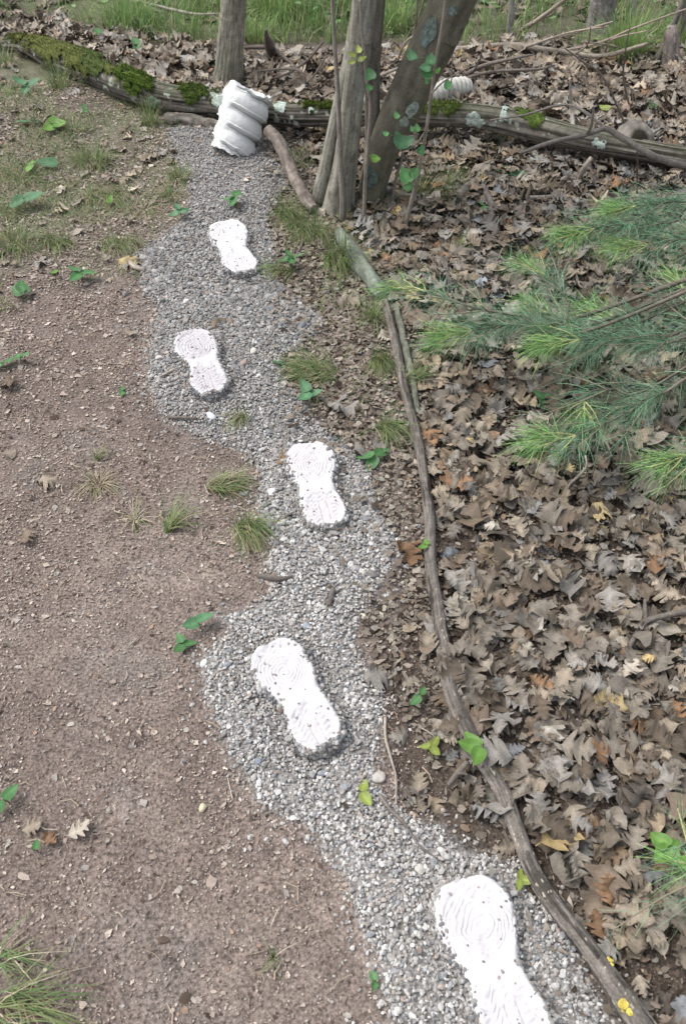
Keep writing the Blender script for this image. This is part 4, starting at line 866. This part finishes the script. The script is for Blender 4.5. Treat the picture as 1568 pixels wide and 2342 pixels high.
TU = [(140,205,22,.17,150,'tall pale grass tuft in front of the left end of the log',.25,None,.5),(15,150,18,.15,90,'grass tuft at the left edge beside the log end',.3,None,.4),(212,375,34,.12,300,'large light green tuft left of the gravel top',.3,None,.8),
 (345,285,16,.13,90,'slender green tuft against the log left of the column',.2,None,.5),(232,448,44,.10,280,'half dry spreading tuft below the large light green tuft',.6,-1.2,1.1),(130,555,30,.10,170,'green tuft on the left above the lobed path leaf',.35,-1.2,.9),
 (275,560,42,.10,220,'dry and green tuft above the yellowish leaf',.5,-1.3,1.1),(30,560,48,.12,300,'wide grass patch at the left edge',.3,None,.8),(50,410,40,.09,170,'thin grass patch among seedlings on the left',.45,None,.9),(20,490,30,.09,120,'thin grass at the left edge below round seedlings',.4,None,.8),
 (410,410,20,.09,110,'small tuft on the left border of the gravel top',.3,None,.7),(390,450,22,.08,90,'low tuft left of the gravel neck',.5,None,.8),(330,480,30,.08,110,'sparse dry grass left of the gravel neck',.7,None,1.1),
 (650,495,20,.13,150,'tuft right of the upper gravel',.25,-1.0,.8),(700,530,36,.13,300,'dark tuft below the grey tree',.35,-1.2,.95),(775,600,30,.15,340,'dense long bladed tuft next to the thick stick',.2,-1.2,.7),(655,625,26,.12,170,'tuft right of the first footprint cast',.3,-2.6,.9),
 (735,862,42,.15,280,'flattened grass tuft pointing left beside second cast',.3,3.0,1.25),(868,830,20,.11,170,'tuft left of the long branch',.2,-1.4,.8),(930,875,26,.10,150,'grass behind the long branch',.3,0,.9),(850,735,16,.10,110,'small tuft between stick and long branch top',.2,None,.6),
 (870,980,18,.15,150,'tuft of grass leaning toward the branch',.25,-.7,1.15),(505,1115,32,.10,180,'fine yellow green grass left of third cast',.4,0,1.05),(385,1218,8,.13,60,'sparse spidery grass on the dirt path',.3,1.0,1.0),(560,1205,26,.14,200,'dark green tuft drooping at the gravel edge',.35,-.9,1.1),
 (555,955,12,.09,60,'little tuft on gravel under the second cast',.3,-2,.8),(225,1110,14,.08,90,'dead brown tuft on the dirt path',.92,None,1.1),(225,1050,5,.06,22,'tiny green sprig above the dead brown tuft',.1,None,.4),(1133,325,18,.11,120,'bright tuft below the lichen on the log',.15,None,.4),
 (1015,430,30,.13,240,'wiry tuft right of the leaning trunk',.35,None,.9),(960,455,26,.13,200,'grass at the foot of the leaning trunk',.35,None,.8),(1065,450,18,.10,90,'thin tuft near the dark root',.3,None,.7),(1035,585,16,.10,90,'dark grass clump among leaves above pine tip',.2,.5,.9),
 (30,2300,52,.17,60,'long wispy grass at the bottom left corner',.3,-.1,1.15),(10,2190,24,.12,24,'grass wisps at the lower left edge',.4,0,1.1),(625,2190,3,.05,14,'tiny grass sprig low on the path',.1,None,.3),(985,315,18,.09,60,'yellow green grass under the log',.2,None,.5),
 (310,1190,10,.09,20,'few thin stalks left of spidery grass',.7,None,1.2),(90,290,40,.09,130,'sparse grass on soil before the log',.5,None,.9),(170,300,20,.08,60,'small grass on the bank in front of the log',.4,None,.7),(690,370,40,.06,260,'mossy low grass behind the leaning stick',.2,None,.7),
 (1340,690+180,16,.08,60,'grass sprout below right pine spray',.2,None,.6),(5,700,20,.07,40,'short grass at the left path edge',.5,None,.9)]
for t in TU: tuft(*t[:6], dry=t[6], ld=t[7], lean=t[8])
# short dry and green thatch around the tufts, one mass
a = Acc(); n = 110000; x, y = scatter(n, -2.9, 1.2, 1.6, 4.4); px, py, _ = proj(x, y); gd = gdist(x, y); m = fbm(x * 3.2, y * 3.2, 0, 3, 431)
k = (gd > .0) & (px > -200) & (((px < 640) & (py > 150) & (py < 640 + 60 * m)) | ((px > 600) & (px < 900) & (py > 430) & (py < 1060))) & (R_.rand(n) < np.clip(.36 + 1.2 * m, .06, 1) * np.interp(py, [150, 560, 700, 1060], [1, 1, .5, .35])) & ~inpoly(px, py, BEYOND)
x, y, m = x[k], y[k], m[k]; n = len(x); isd = (R_.rand(n) < .45)[:, None]
g = np.where(isd, DRY[R_.randint(0, 3, n)] * R_.uniform(.7, 1.1, (n, 1)), GREENS[R_.randint(0, 4, n)] * R_.uniform(1.1, 1.7, (n, 1)))
blades(a, np.stack([x, y, hgt(x, y)], 1), R_.uniform(.02, .075, n), R_.uniform(0, 6.28, n), np.where(isd[:, 0], R_.uniform(.8, 1.5, n), R_.uniform(.3, 1.2, n)), R_.uniform(.0006, .0011, n), g * .9, g, 3)
tag(link('dry_grass', a.mesh('dry_grass', M_grass)), 'short dry and green grass thatch on the path verge', 'grass', kind='stuff'); print('thatch', n)
# grass field behind, one mass
a = Acc(); n = 62000; x = R_.uniform(-5.5, 6, n); y = 4.85 + np.abs(R_.normal(0, 1.5, n)); px, py, _ = proj(x, y)
m = fbm(x * 2.2, y * 2.2, 0, 3, 411); bound = np.interp(px, [-300, 130, 290, 500, 640, 950, 1200, 1568, 2200], [58, 50, 92, 112, 118, 120, 135, 152, 165])
right_thin = np.interp(px, [900, 1100, 1568], [1, .45, .5])
k = (py < bound + 10 * m) & (R_.rand(n) < np.clip(.6 + 1.3 * m, .1, 1) * right_thin) & (y < 9.5); x, y, m = x[k], y[k], m[k]; n = len(x)
g = GREENS[R_.randint(0, 4, n)] * R_.uniform(1.2, 2.0, (n, 1)) + np.array([.02, .04, .01]); isd = R_.rand(n) < .1; g = np.where(isd[:, None], DRY[R_.randint(0, 3, n)], g)
blades(a, np.stack([x, y, hgt(x, y)], 1), R_.uniform(.06, .20, n) * (1 + .6 * m), R_.uniform(0, 6.28, n), np.abs(R_.normal(.35, .3, n)), R_.uniform(.0016, .0032, n), g * .8, g, 3)
tag(link('grass', a.mesh('grass', M_grass)), 'bright green grass growing beyond the leaf litter', 'grass', kind='stuff')
# low broad leaved ground cover far behind
a = Acc(); OV = [ovate(np.random.RandomState(k), False, 1.0, .8) for k in range(6)]; OVv = leafvars(OV)
n = 20000; x = R_.uniform(-6, 7, n); y = R_.uniform(4.9, 9.5, n); px, py, _ = proj(x, y); m = fbm(x * 1.6, y * 1.6, 0, 3, 421)
k = (py < np.interp(px, [0, 800, 1100, 1568], [45, 90, 135, 135])) & (R_.rand(n) < np.clip(.3 + 1.3 * m + .25 * (px > 900) * (py < 90), .03, 1)); x, y = x[k], y[k]; n = len(x)
batch(a, OVv, R_.randint(0, 6, n), np.stack([x, y, hgt(x, y) + R_.uniform(.01, .16, n)], 1), rots(R_.uniform(0, 6.28, n), R_.uniform(0, .7, n), R_.uniform(0, 6.28, n)), R_.uniform(.022, .055, n), np.array([(.13, .22, .085)]) * R_.uniform(.6, 1.5, (n, 1)))
tag(link('undergrowth', a.mesh('undergrowth', M_green)), 'low leafy undergrowth in the background', 'undergrowth', kind='stuff')
a = Acc(); n = 6500; x = R_.uniform(-6, 7, n); y = R_.uniform(5.2, 11, n)
batch(a, VL, R_.randint(0, 16, n), np.stack([x, y, hgt(x, y) + R_.uniform(.0, .03, n)], 1), rots(R_.uniform(0, 6.28, n), np.abs(R_.normal(0, .4, n)), R_.uniform(0, 6.28, n)), R_.uniform(.08, .14, n), np.array([(.17, .135, .11)]) * R_.uniform(.6, 1.5, (n, 1)))
tag(link('leaf_litter', a.mesh('leaf_litter', M_leaf)), 'darker leaf litter beneath the background grass and trees', 'leaf litter', kind='stuff')
# tall tufts standing out in the field
for (px, py, r, h, n, lab) in ((1425, 135, 34, .26, 420, 'tall bright green grass clump before the far trunk'), (1540, 110, 28, .2, 200, 'bright grass at the right edge behind the stump'), (300, 60, 45, .22, 420, 'bright grass clump at top left beyond the leaves'), (640, 40, 45, .28, 480, 'lush grass clump right of the upright tree'), (590, 95, 26, .16, 160, 'grass clump beside the upright tree'), (900, 70, 30, .2, 260, 'grass seen between the two centre trunks')):
    tuft(px, py, r, h, n, lab, .08, None, .35, .0017, tone=1.9)

# ------------------------------------------------------------------ seedlings and saplings with green leaves
def gleaf(parent, o0, pos, yaw, tilt, s, heart, colr, rng, ax=None, lab=None):
    V, F, K = ovate(rng, heart, rng.uniform(-.3, 1.2), rng.uniform(.2, 1.2)); F = np.concatenate([F[:, [0, 1, 2]], F[:, [0, 2, 3]]])
    Rm = rots(np.array([yaw]), np.array([tilt]), np.array([rng.uniform(0, 6.28) if ax is None else ax]))[0]
    a = Acc(); a.add(V @ Rm.T * s + (np.array(pos) - o0), F, K[:, None] * np.array(colr)); o = link('leaf', a.mesh('leaf', M_green), parent)
    if lab: o['label'] = lab
    return o
GC = {'mid': (.075, .19, .065), 'bright': (.13, .26, .05), 'blue': (.085, .20, .095), 'dark': (.06, .16, .06), 'yellow': (.22, .27, .06)}
def seedling(px, py, Lpx, n, cname, lab, yaw0=None, heart=False, h=.035, sp=2.4, tilt=.25):
    p = G(px, py); r = np.random.RandomState(int(px * 5 + py)); t_ = thing('seedling', p, lab, 'seedling', 'green seedlings dotted on the ground')
    a = Acc(); tip = np.array([r.normal(0, .004), r.normal(0, .004), h]); V, F, S, T = tube(spline(np.array([[0, 0, -.005], [.002, 0, h * .5], tip]), 8), .0011, 6); a.add(V, F, (.12, .16, .06)); link('stem', a.mesh('stem', M_green), t_)
    y0 = r.uniform(0, 6.28) if yaw0 is None else yaw0; s = pxlen(Lpx, p + [0, 0, h])
    for k in range(n):
        yw = y0 + k * (sp if n < 4 else 6.28 / n) + r.normal(0, .15)
        gleaf(t_, p, p + tip + [0, 0, -.003 * k], yw, tilt + r.uniform(-.1, .15), s * r.uniform(.8, 1.1), heart, np.array(GC[cname]) * r.uniform(.85, 1.15), r)
# yaw 0 points away from the camera (up in the picture); +pi/2 points left
SE = [(76,392,36,2,'bright','pair of bright leaves one above the other at left',0,False,.03,3.1),(132,388,46,1,'blue','single wide blue green leaf right of the bright pair',1.5,False,.02,2),(60,480,46,2,'blue','two broad leaves in a row near the left edge',1.9,True,.04,3.3),
 (250,476,26,1,'bright','small upright leaf left of gravel neck',0,False,.02,2),(415,502,30,4,'blue','four leaved seedling on the left gravel border',.7,False,.04,2),(540,478,36,3,'mid','narrow leaved sprout on gravel above the first cast',0,False,.05,1.3),
 (64,690,56,2,'mid','large leaf pair on the path at left',.6,False,.03,.5),(124,632,30,1,'bright','oval leaf left of the three leaved seedling',-.3,False,.01,2),(190,645,46,3,'mid','three leaved bright seedling on the path',.9,False,.04,-2.2),
 (278,900,22,2,'mid','tiny two leaved seedling beside the left path',.4,False,.01,2.6),(640,836,26,2,'blue','pale round leaves on the gravel edge right of second cast',1.2,True,.01,3.1),(706,915,42,3,'blue','seedling with three rounded leaves under the flat tuft',.6,False,.03,2.1),
 (856,1055,46,3,'mid','seedling with rounded leaves right of the third cast',1.5,False,.03,-2.5),(458,1438,44,2,'blue','large round leaf pair on dirt above the fourth cast',-.8,True,.03,2.9),(422,1478,34,3,'mid','small seedling below the round leaf pair',.5,False,.02,-2.0),
 (1092,1752,66,3,'bright','green leaves sprouting over the long branch',2.6,False,.07,-1.1),(955,1612,34,2,'mid','little seedling left of the long branch middle',-.5,False,.03,2.6),(985,1712,36,3,'yellow','yellowish seedling left of the branch bend',1.3,False,.02,2.2),
 (970,1270,28,2,'bright','bright leaf by the long branch near third cast',0,False,.04,1.9),(12,845,40,2,'mid','leaf pair at the left edge of the path',-.3,False,.02,1.5),(50,835,34,2,'mid','narrow seedling near the left edge',-.4,False,.03,1),
 (22,1840,50,2,'mid','two pointed leaves at the lower left edge',-.6,False,.03,3.4),(87,1950,26,1,'mid','single small leaf on the lower path',.2,False,.02,2),(852,2245,22,2,'mid','tiny seedling at the bottom gravel edge',.4,True,.01,2.6),
 (1235,930,44,3,'dark','dark lobed seedling below the pine sprays',-1.4,False,.03,2.2),(1100,495,24,2,'mid','small green sprout in leaves below the log',.4,False,.04,2.4),(1385,278,34,1,'yellow','single bright leaf standing on the log',.9,False,.05,2),
 (1432,300,36,2,'mid','leaf lying on the log near the knot',-1.2,False,.03,2.8),(1512,1972,50,4,'bright','bright lobed plant at the lower right edge',.6,True,.06,2),(1555,2010,50,3,'bright','bright leaf at the right edge under lobed plant',1.2,True,.07,2),
 (830,1815,46,2,'yellow','olive leaf lying on gravel by the thin twig',-.3,False,.01,-2.3),(1195,2020,34,3,'yellow','withered yellow leaves touching the branch above fifth cast',2.9,False,.02,1.7),(205,265,24,2,'mid','small pair of leaves on the bank left',.8,False,.03,2.5),
 (130,300,38,3,'bright','lobed bright seedling on bare soil left',.3,True,.03,2.1),(75,290,36,2,'blue','blue green low seedling on bare soil',-1,False,.02,2.8),(60,215,40,3,'blue','pale leaved seedling before the log end',1,False,.04,2.1),(1490,265,30,2,'mid','green leaf pair beyond the right log end',.3,False,.05,2.4),
 (318,125,26,2,'mid','round leaved seedling in leaves beyond the log',.5,True,.05,2.6),(230,95,26,2,'mid','small pale seedling beyond the log at left',.5,True,.04,2.6),(1160,415,42,4,'blue','branchlet of serrated leaves among litter',-1.6,False,.03,.5),(1505,385,44,2,'dark','dark leaves under the right end of the log',.4,True,.05,2.0),(665,620,34,4,'mid','bright leaves in the tuft right of the first cast',.3,False,.06,2)]
for s in SE: seedling(s[0], s[1], s[2], s[3], s[4], s[5], s[6], s[7], s[8], s[9])
def sapling(lab, stem, leaves, seed, r0, col=(.25, .215, .18), twigs=()):
    """stem: (px,py,Y) ; leaves: (px,py,len_px,yaw,colour)"""
    W_ = np.array([GP(*q) for q in stem]); o0 = W_[0]; t_ = thing('sapling', o0, lab, 'sapling', 'thin saplings around the centre trees')
    rr_ = np.array([pxlen(.72 * r0 * (1 - .45 * k / len(W_)), w_) for k, w_ in enumerate(W_)]); n = 90
    W2 = spline(np.concatenate([W_, rr_[:, None]], 1), n); V, F, S, T = tube(W2[:, :3], W2[:, 3], 10, lambda S, T, R: R * (1 + .12 * fbm(S * 18, 0, 0, 3, seed)))
    a = Acc(); a.add(V, F, barkcol(S, T, col, tuple(c * .55 for c in col), seed, 14, 4)); link('stem', a.mesh('stem', M_smoothbark, origin=o0), t_)
    pr = np.array(proj(W2[:, 0], W2[:, 1], W2[:, 2])[:2]).T; r = np.random.RandomState(seed)
    for tw in twigs:
        WW = np.array([GP(*q) for q in tw]); a = Acc(); V, F, S, T = tube(spline(WW, 20), np.linspace(.0035, .0012, 20), 6); a.add(V, F, barkcol(S, T, col, tuple(c * .5 for c in col), seed)); link('twig', a.mesh('twig', M_smoothbark, origin=o0), t_)
    for (px, py, Lp, yaw, cn) in leaves:
        j = np.argmin((pr[:, 0] - px) ** 2 + (pr[:, 1] - py) ** 2); c = W2[j, :3]; Yl = c[1] - .04; p = GP(px, py, Yl); s = pxlen(Lp, p)
        dv = np.array([math.sin(-yaw), math.cos(yaw)]); 
        st = p - np.array([dv[0], dv[1] * .6, 0]) * s * .5
        a = Acc(); V, F, S, T = tube(spline(np.array([c, (c + st) / 2 + [0, 0, .01], st]), 8), .0011, 5); a.add(V - o0, F, (.13, .17, .07)); link('petiole', a.mesh('petiole', M_green), t_)
        gleaf(t_, o0, st, yaw, .75, s * .92, Lp > 24, np.array(GC[cn]) * r.uniform(.85, 1.2), r, ax=0.0 + r.normal(0, .3))
Ys = G(832, 525)[1]
sapling('pale thin sapling rising between the two centre trunks', [(832,532,Ys),(833,470,Ys+.02),(836,390,Ys+.02),(842,320,Ys+.03),(846,250,Ys+.03),(838,180,Ys+.04),(828,80,Ys+.05),(822,0,Ys+.06)],
 [(846,180,34,.2,'dark'),(842,205,24,.8,'mid'),(860,362,26,-1.4,'bright'),(802,128,24,1.4,'yellow'),(820,120,24,.2,'yellow'),(830,138,24,-1.4,'yellow'),(802,142,22,1.5,'yellow')], 501, 7, twigs=[[(840,230,Ys+.03),(828,180,Ys),(822,135,Ys-.03)]])
Ys = G(922, 532)[1]
sapling('slender brown sapling leaning right in front of the dark trunk', [(920,538,Ys),(938,470,Ys+.03),(955,400,Ys+.05),(972,310,Ys+.06),(985,220,Ys+.07),(997,130,Ys+.08),(1010,60,Ys+.09),(1018,-10,Ys+.10)],
 [(905,338,50,.5,'blue'),(932,330,40,-1.3,'blue'),(925,412,42,.4,'mid'),(948,402,30,-.6,'mid'),(930,428,26,1.4,'mid'),(952,300,24,.2,'mid'),(962,350,26,-.3,'dark'),(905,270,24,.4,'mid'),(880,308,20,1.0,'mid'),(940,300,18,.3,'mid'),(938,135,30,.4,'blue'),(970,155,30,1.4,'blue'),(985,145,30,-.2,'dark'),(972,172,32,1.3,'mid'),(1002,168,20,-.8,'bright'),(975,190,18,.4,'mid')], 503, 7,
 twigs=[[(985,215,Ys+.07),(1010,190,Ys+.03),(1040,170,Ys),(1080,150,Ys-.02)],[(972,300,Ys+.06),(950,330,Ys+.02),(918,350,Ys-.02)]])
Ys = G(898, 470)[1]
sapling('thin leafless shoot behind the leaves at the dark trunk', [(892,478,Ys),(905,410,Ys+.02),(925,330,Ys+.02),(930,250,Ys+.03),(938,170,Ys+.03),(950,60,Ys+.04),(955,-10,Ys+.05)], [], 505, 5)
Ys = G(770, 470)[1]
sapling('thin upright shoot left of the grey tree with two leaves', [(786,500,Ys),(782,400,Ys+.02),(775,300,Ys+.02),(768,200,Ys+.03),(764,100,Ys+.03),(760,0,Ys+.04)], [(778,365,34,.5,'blue'),(782,385,36,-1.2,'blue')], 507, 4.5)
Ys = G(1030, 262)[1] - .25
sapling('fine shoot with small leaves before the large log lichen', [(995,300,Ys),(1010,255,Ys),(1025,215,Ys),(1032,180,Ys),(1034,120,Ys)], [(1000,250,24,.3,'mid'),(1014,262,26,-1.4,'mid'),(1000,268,22,.6,'blue'),(1022,202,26,.1,'dark')], 509, 3, twigs=[[(1000,285,Ys),(1025,265,Ys-.02),(1050,245,Ys-.03)]])
# bare background brush: things of thin arching stems
def brush(lab, stems, seed, col, group='dead brushwood beyond the log', cat='dead branch'):
    W0 = None; t_ = None
    for k, st in enumerate(stems):
        W_ = np.array([[*G(q[0], q[1], q[2]), q[3]] for q in st])
        if t_ is None: W0 = W_[0, :3].copy(); t_ = thing('dead_branch', W0, lab, cat, group)
        W2 = spline(W_, 36); V, F, S, T = tube(W2[:, :3], W2[:, 3], 8, lambda S, T, R: R * (1 + .15 * fbm(S * 12, 0, 0, 2, seed + k)))
        a = Acc(); a.add(V, F, barkcol(S, T, col, tuple(c * .5 for c in col), seed + k)); link('main_stem' if k == 0 else 'side_twig', a.mesh('stem', M_twig, origin=W0), t_)
brush('pale bare branch slanting at top centre right', [[(1190,70,.0,.014),(1230,45,.12,.012),(1290,0,.35,.009),(1340,-40,.5,.007)],[(1235,42,.13,.005),(1260,35,.2,.004),(1275,20,.3,.003)]], 601, (.40, .35, .29))
brush('long pale stick lying across the far grass', [[(1000,118,.03,.014),(1150,104,.04,.016),(1250,114,.05,.014),(1370,128,.05,.011),(1480,100,.15,.008)],[(1200,108,.05,.007),(1300,75,.15,.005),(1390,60,.25,.003)]], 603, (.38, .33, .27))
brush('bent twigs over leaves right of the leaning trunk', [[(1055,175,.02,.010),(1105,150,.10,.009),(1180,132,.2,.007),(1220,125,.22,.004)],[(1060,180,.02,.008),(1120,165,.08,.007),(1230,158,.12,.006),(1260,150,.14,.003)],[(1080,165,.05,.005),(1095,140,.15,.004),(1105,100,.3,.003)]], 605, (.22, .19, .165))
brush('dark forked branch arching over the right of the log', [[(1190,350,.25,.007),(1260,325,.3,.008),(1330,310,.33,.009),(1385,292,.36,.010)],[(1385,292,.36,.011),(1430,320,.33,.012),(1500,360,.28,.013),(1568,380,.25,.013),(1700,400,.2,.014)],[(1385,292,.36,.006),(1300,240,.35,.005),(1200,262,.3,.004),(1120,275,.25,.003)],[(1340,308,.33,.006),(1350,290,.38,.005),(1356,250,.45,.003)]], 607, (.20, .18, .16))
brush('whitish upright twig behind the log at right', [[(1310,300,.02,.011),(1306,250,.08,.008),(1302,180,.22,.005)],[(1352,340,.02,.008),(1362,280,.15,.006),(1380,262,.22,.004)]], 609, (.45, .42, .37))
brush('thin tall twig crossing leaves near the far grass', [[(1440,250,.02,.005),(1425,180,.2,.004),(1430,110,.4,.003),(1440,60,.5,.002)],[(1435,300,.02,.005),(1380,180,.3,.004),(1330,140,.4,.003),(1290,110,.5,.002)]], 611, (.24, .2, .17))
brush('dark snag twisting up behind the column', [[(630,132,.0,.030),(618,112,.06,.026),(610,85,.14,.014),(608,68,.18,.008)],[(620,108,.07,.012),(580,108,.05,.010),(540,110,.04,.006)],[(620,105,.07,.010),(660,140,.05,.008),(690,165,.03,.005)]], 613, (.14, .115, .10))
brush('arched dry stems left of the grey tree', [[(700,215,.0,.008),(680,160,.1,.007),(560,166,.04,.005)],[(740,95,.25,.005),(700,140,.12,.006),(640,175,.05,.005),(560,185,.02,.004)],[(745,130,.2,.004),(720,170,.1,.004),(690,200,.02,.004)]], 615, (.25, .21, .18))
brush('long dry stick left of the upright tree', [[(370,30,.05,.010),(300,0,.1,.009),(430,30,.05,.008),(500,32,.05,.006)]], 617, (.42, .38, .33))
brush('tangle of pale dead stems at the far trunk', [[(1240,95,.02,.007),(1330,70,.15,.006),(1400,50,.3,.004)],[(1260,120,.02,.006),(1360,100,.1,.006),(1460,60,.25,.005),(1568,20,.4,.003)],[(1300,130,.02,.006),(1340,105,.12,.005),(1350,60,.3,.003)],[(1450,130,.02,.006),(1400,105,.1,.005),(1330,95,.15,.003)],[(1380,125,.02,.006),(1400,90,.15,.005),(1480,70,.25,.003)]], 619, (.40, .34, .28))
brush('thin pale stems between the centre trunks', [[(905,150,.0,.006),(925,100,.2,.005),(960,75,.3,.005),(1000,60,.35,.004)],[(940,90,.1,.006),(960,30,.4,.005),(975,-20,.6,.004)],[(830,190,.0,.008),(900,160,.1,.007),(960,140,.1,.005)]], 621, (.36, .31, .26))

# ------------------------------------------------------------------ white pine reaching in from the right
tp = np.array([1.72, 2.2, 0.0]); tp[2] = H(tp[0], tp[1])
pine = thing('white_pine', tp, 'young white pine with long soft needles reaching in from the right', 'pine tree')
a = Acc(); V, F, S, T = tube(spline(np.array([tp + [0, 0, -.05], tp + [.01, 0, .5], tp + [-.02, .02, 1.2], tp + [0, 0, 2.2]]), 60), np.linspace(.035, .012, 60), 20, lambda S, T, R: R * (1 + .08 * fbm(S * 8, np.cos(T) * 2, np.sin(T) * 2, 3, 7)))
a.add(V, F, barkcol(S, T, (.20, .18, .155), (.09, .08, .07), 801)); link('trunk', a.mesh('trunk', M_bark, origin=tp), pine)
def needles(acc, P, n, L, ang0, ang1, c1, c2, rng, curve=.25, up=.15):
    T_, U, W = frames(P); i = rng.randint(0, len(P), n); f = i / (len(P) - 1); base = P[i]; az = rng.uniform(0, 6.28, n); an = rng.uniform(ang0, ang1, n)
    dr = T_[i] * np.cos(an)[:, None] + (U[i] * np.cos(az)[:, None] + W[i] * np.sin(az)[:, None]) * np.sin(an)[:, None]
    dr[:, 2] += up * rng.uniform(-.6, 1, n); dr /= np.linalg.norm(dr, axis=1)[:, None]
    LL = L * rng.uniform(.7, 1.12, n); side = np.cross(dr, rng.normal(0, 1, (n, 3))); side /= np.linalg.norm(side, axis=1)[:, None]
    rows = []; cols = []; drp = np.array([0, 0, -1.0]); m = 3; cc = (c1 * (1 - rng.rand(n, 1)) + c2 * rng.rand(n, 1)) * rng.uniform(.7, 1.35, (n, 1))
    for k in range(m + 1):
        g = k / m; p = base + dr * (LL * g)[:, None] + drp * (curve * LL * g * g)[:, None] * rng.uniform(.3, 1, (n, 1)) if False else base + dr * (LL * g)[:, None] + drp * (curve * LL * g * g)[:, None]
        w_ = .00055 * (1 - .7 * g)
        for s_ in (-1, 1): rows.append(p + side * w_ * s_); cols.append(cc * (.85 + .25 * g))
    V = np.stack(rows, 1); K = np.stack(cols, 1); b = np.arange(n) * 8
    F = np.concatenate([np.stack([b + 2 * k, b + 2 * k + 1, b + 2 * k + 3, b + 2 * k + 2], 1) for k in range(m)])
    acc.add(V.reshape(-1, 3), F, K.reshape(-1, 3))
OLD1, OLD2, NEW1, NEW2 = np.array([.095, .20, .115]), np.array([.18, .32, .19]), np.array([.24, .38, .11]), np.array([.15, .33, .13])
def bough(pts, seed, newlen=.14, dens=1.0, lab=None, trunkto=True, candles=4):
    """pts from tip to butt: (px,py,height)"""
    W_ = [G(*q) for q in pts]
    if trunkto:
        e = W_[-1]; q = tp + np.array([0, 0, max(.5, e[2] + .25)]); W_ += [(e + q) / 2 + [0, 0, .02], q]
    W_ = np.array(W_); n = 120; P = spline(W_, n); s = np.concatenate([[0], np.cumsum(np.linalg.norm(np.diff(P, axis=0), axis=1))]); rng = np.random.RandomState(seed)
    rr_ = np.interp(s, [0, .15, .6, 1.4], [.0018, .0028, .005, .009]); V, F, S, T = tube(P, rr_, 8); K = barkcol(S, T, (.15, .13, .105), (.08, .068, .055), seed)
    K = np.where((S < newlen)[:, None], np.array([.42, .42, .20]), K)
    a = Acc(); a.add(V, F, K); b = link('branch', a.mesh('branch', M_twig, origin=tp), pine)
    if lab: b['label'] = lab
    Pr = P[::-1]; sr = s[::-1]
    a = Acc(); vis = P[(s > newlen) & (s < newlen + .60)][::-1]
    if len(vis) > 3: needles(a, vis, int(360 * dens), .098, .40, 1.25, OLD1, OLD2, rng, .35)
    nw = P[s <= newlen][::-1]
    needles(a, nw, int(120 * dens), .075, .25, .75, NEW1, NEW2, rng, .2, .1)
    o = link('needles', a.mesh('needles', M_needle, origin=tp), b); o['kind'] = 'stuff'
    # side shoots
    T_, U, W = frames(P)
    js = [np.searchsorted(s, newlen * q) for q in (.45, .7, 1.0)] + [np.searchsorted(s, newlen + q) for q in (.08, .2)]
    for k, j in enumerate(js[:candles + 1]):
        for sg in (-1, 1):
            j = min(j, n - 2); dr = -T_[j] * 1.0 + sg * np.cross(T_[j], [0, 0, 1]) * rng.uniform(.45, .9) + np.array([0, 0, rng.uniform(-.05, .25)]); dr /= np.linalg.norm(dr)
            ln_ = (.045 + .02 * k) * rng.uniform(.8, 1.2) if k < 3 else rng.uniform(.10, .17); Q = spline(np.array([P[j], P[j] + dr * ln_ * .5 + [0, 0, .002], P[j] + dr * ln_ - T_[j] * ln_ * .15]), 14)
            a = Acc(); V, F, S, T = tube(Q, np.linspace(.0022, .001, 14), 6); a.add(V, F, (.42, .42, .20) if k < 3 else (.25, .21, .15))
            needles(a, Q, int((34 if k < 3 else 70) * dens), .07 if k < 3 else .085, .25 if k < 3 else .4, .8 if k < 3 else 1.1, NEW1 if k < 3 else OLD1, NEW2 if k < 3 else OLD2, rng, .2, .1)
            o = link('shoot', a.mesh('shoot', M_needle, origin=tp), b)
bough([(862,662,.20),(930,655,.21),(1000,676,.22),(1090,705,.23),(1190,722,.24),(1290,735,.25)], 811, .16, .75, 'leftmost pine bough with pale fresh tip')
bough([(985,778,.20),(1045,762,.21),(1102,752,.22),(1200,740,.23),(1320,752,.25)], 813, .12, 1.25, 'dense bough with bright tip in the middle')
bough([(1222,795,.24),(1275,782,.25),(1325,777,.26),(1440,772,.28),(1568,770,.32)], 815, .12, 1.3, 'bough on a long straight grey twig')
bough([(1170,600,.24),(1225,615,.25),(1262,645,.26),(1300,690,.26),(1330,760,.27)], 817, .12, .8)
bough([(1270,548,.30),(1340,528,.31),(1400,515,.32),(1490,510,.34),(1568,500,.36)], 819, .16, 1.3, 'feathery bough at the upper right')
bough([(1390,478,.34),(1470,470,.36),(1530,462,.37),(1600,455,.38)], 821, .08, 1.2)
bough([(1400,570,.30),(1480,560,.32),(1568,545,.34),(1640,540,.36)], 823, .10, 1.1)
bough([(1195,1012,.18),(1250,1004,.19),(1300,1000,.20),(1400,960,.23),(1500,905,.27),(1568,865,.30)], 825, .13, 1.25, 'lowest large bough with yellow green tip')
bough([(1485,1068,.20),(1530,1055,.21),(1568,1042,.22),(1640,1010,.25)], 827, .12, 1.0)
bough([(1545,625,.3),(1562,665,.31),(1580,720,.32),(1640,760,.34)], 829, .10, .9)
bough([(1200,690,.22),(1260,720,.23),(1330,745,.25),(1400,760,.27)], 833, .08, .7)
bough([(1340,700,.26),(1400,730,.27),(1470,750,.29),(1540,765,.31)], 835, .10, .9)
bough([(1330,960,.21),(1345,900,.22),(1400,890,.24),(1500,880,.27)], 837, .06, .5)
bough([(1562,1985,.16),(1600,1980,.18),(1640,1960,.2)], 831, .05, .35, 'small sprig at the lower right edge')

print('triangles', sum(len(m.polygons) for m in bpy.data.meshes))
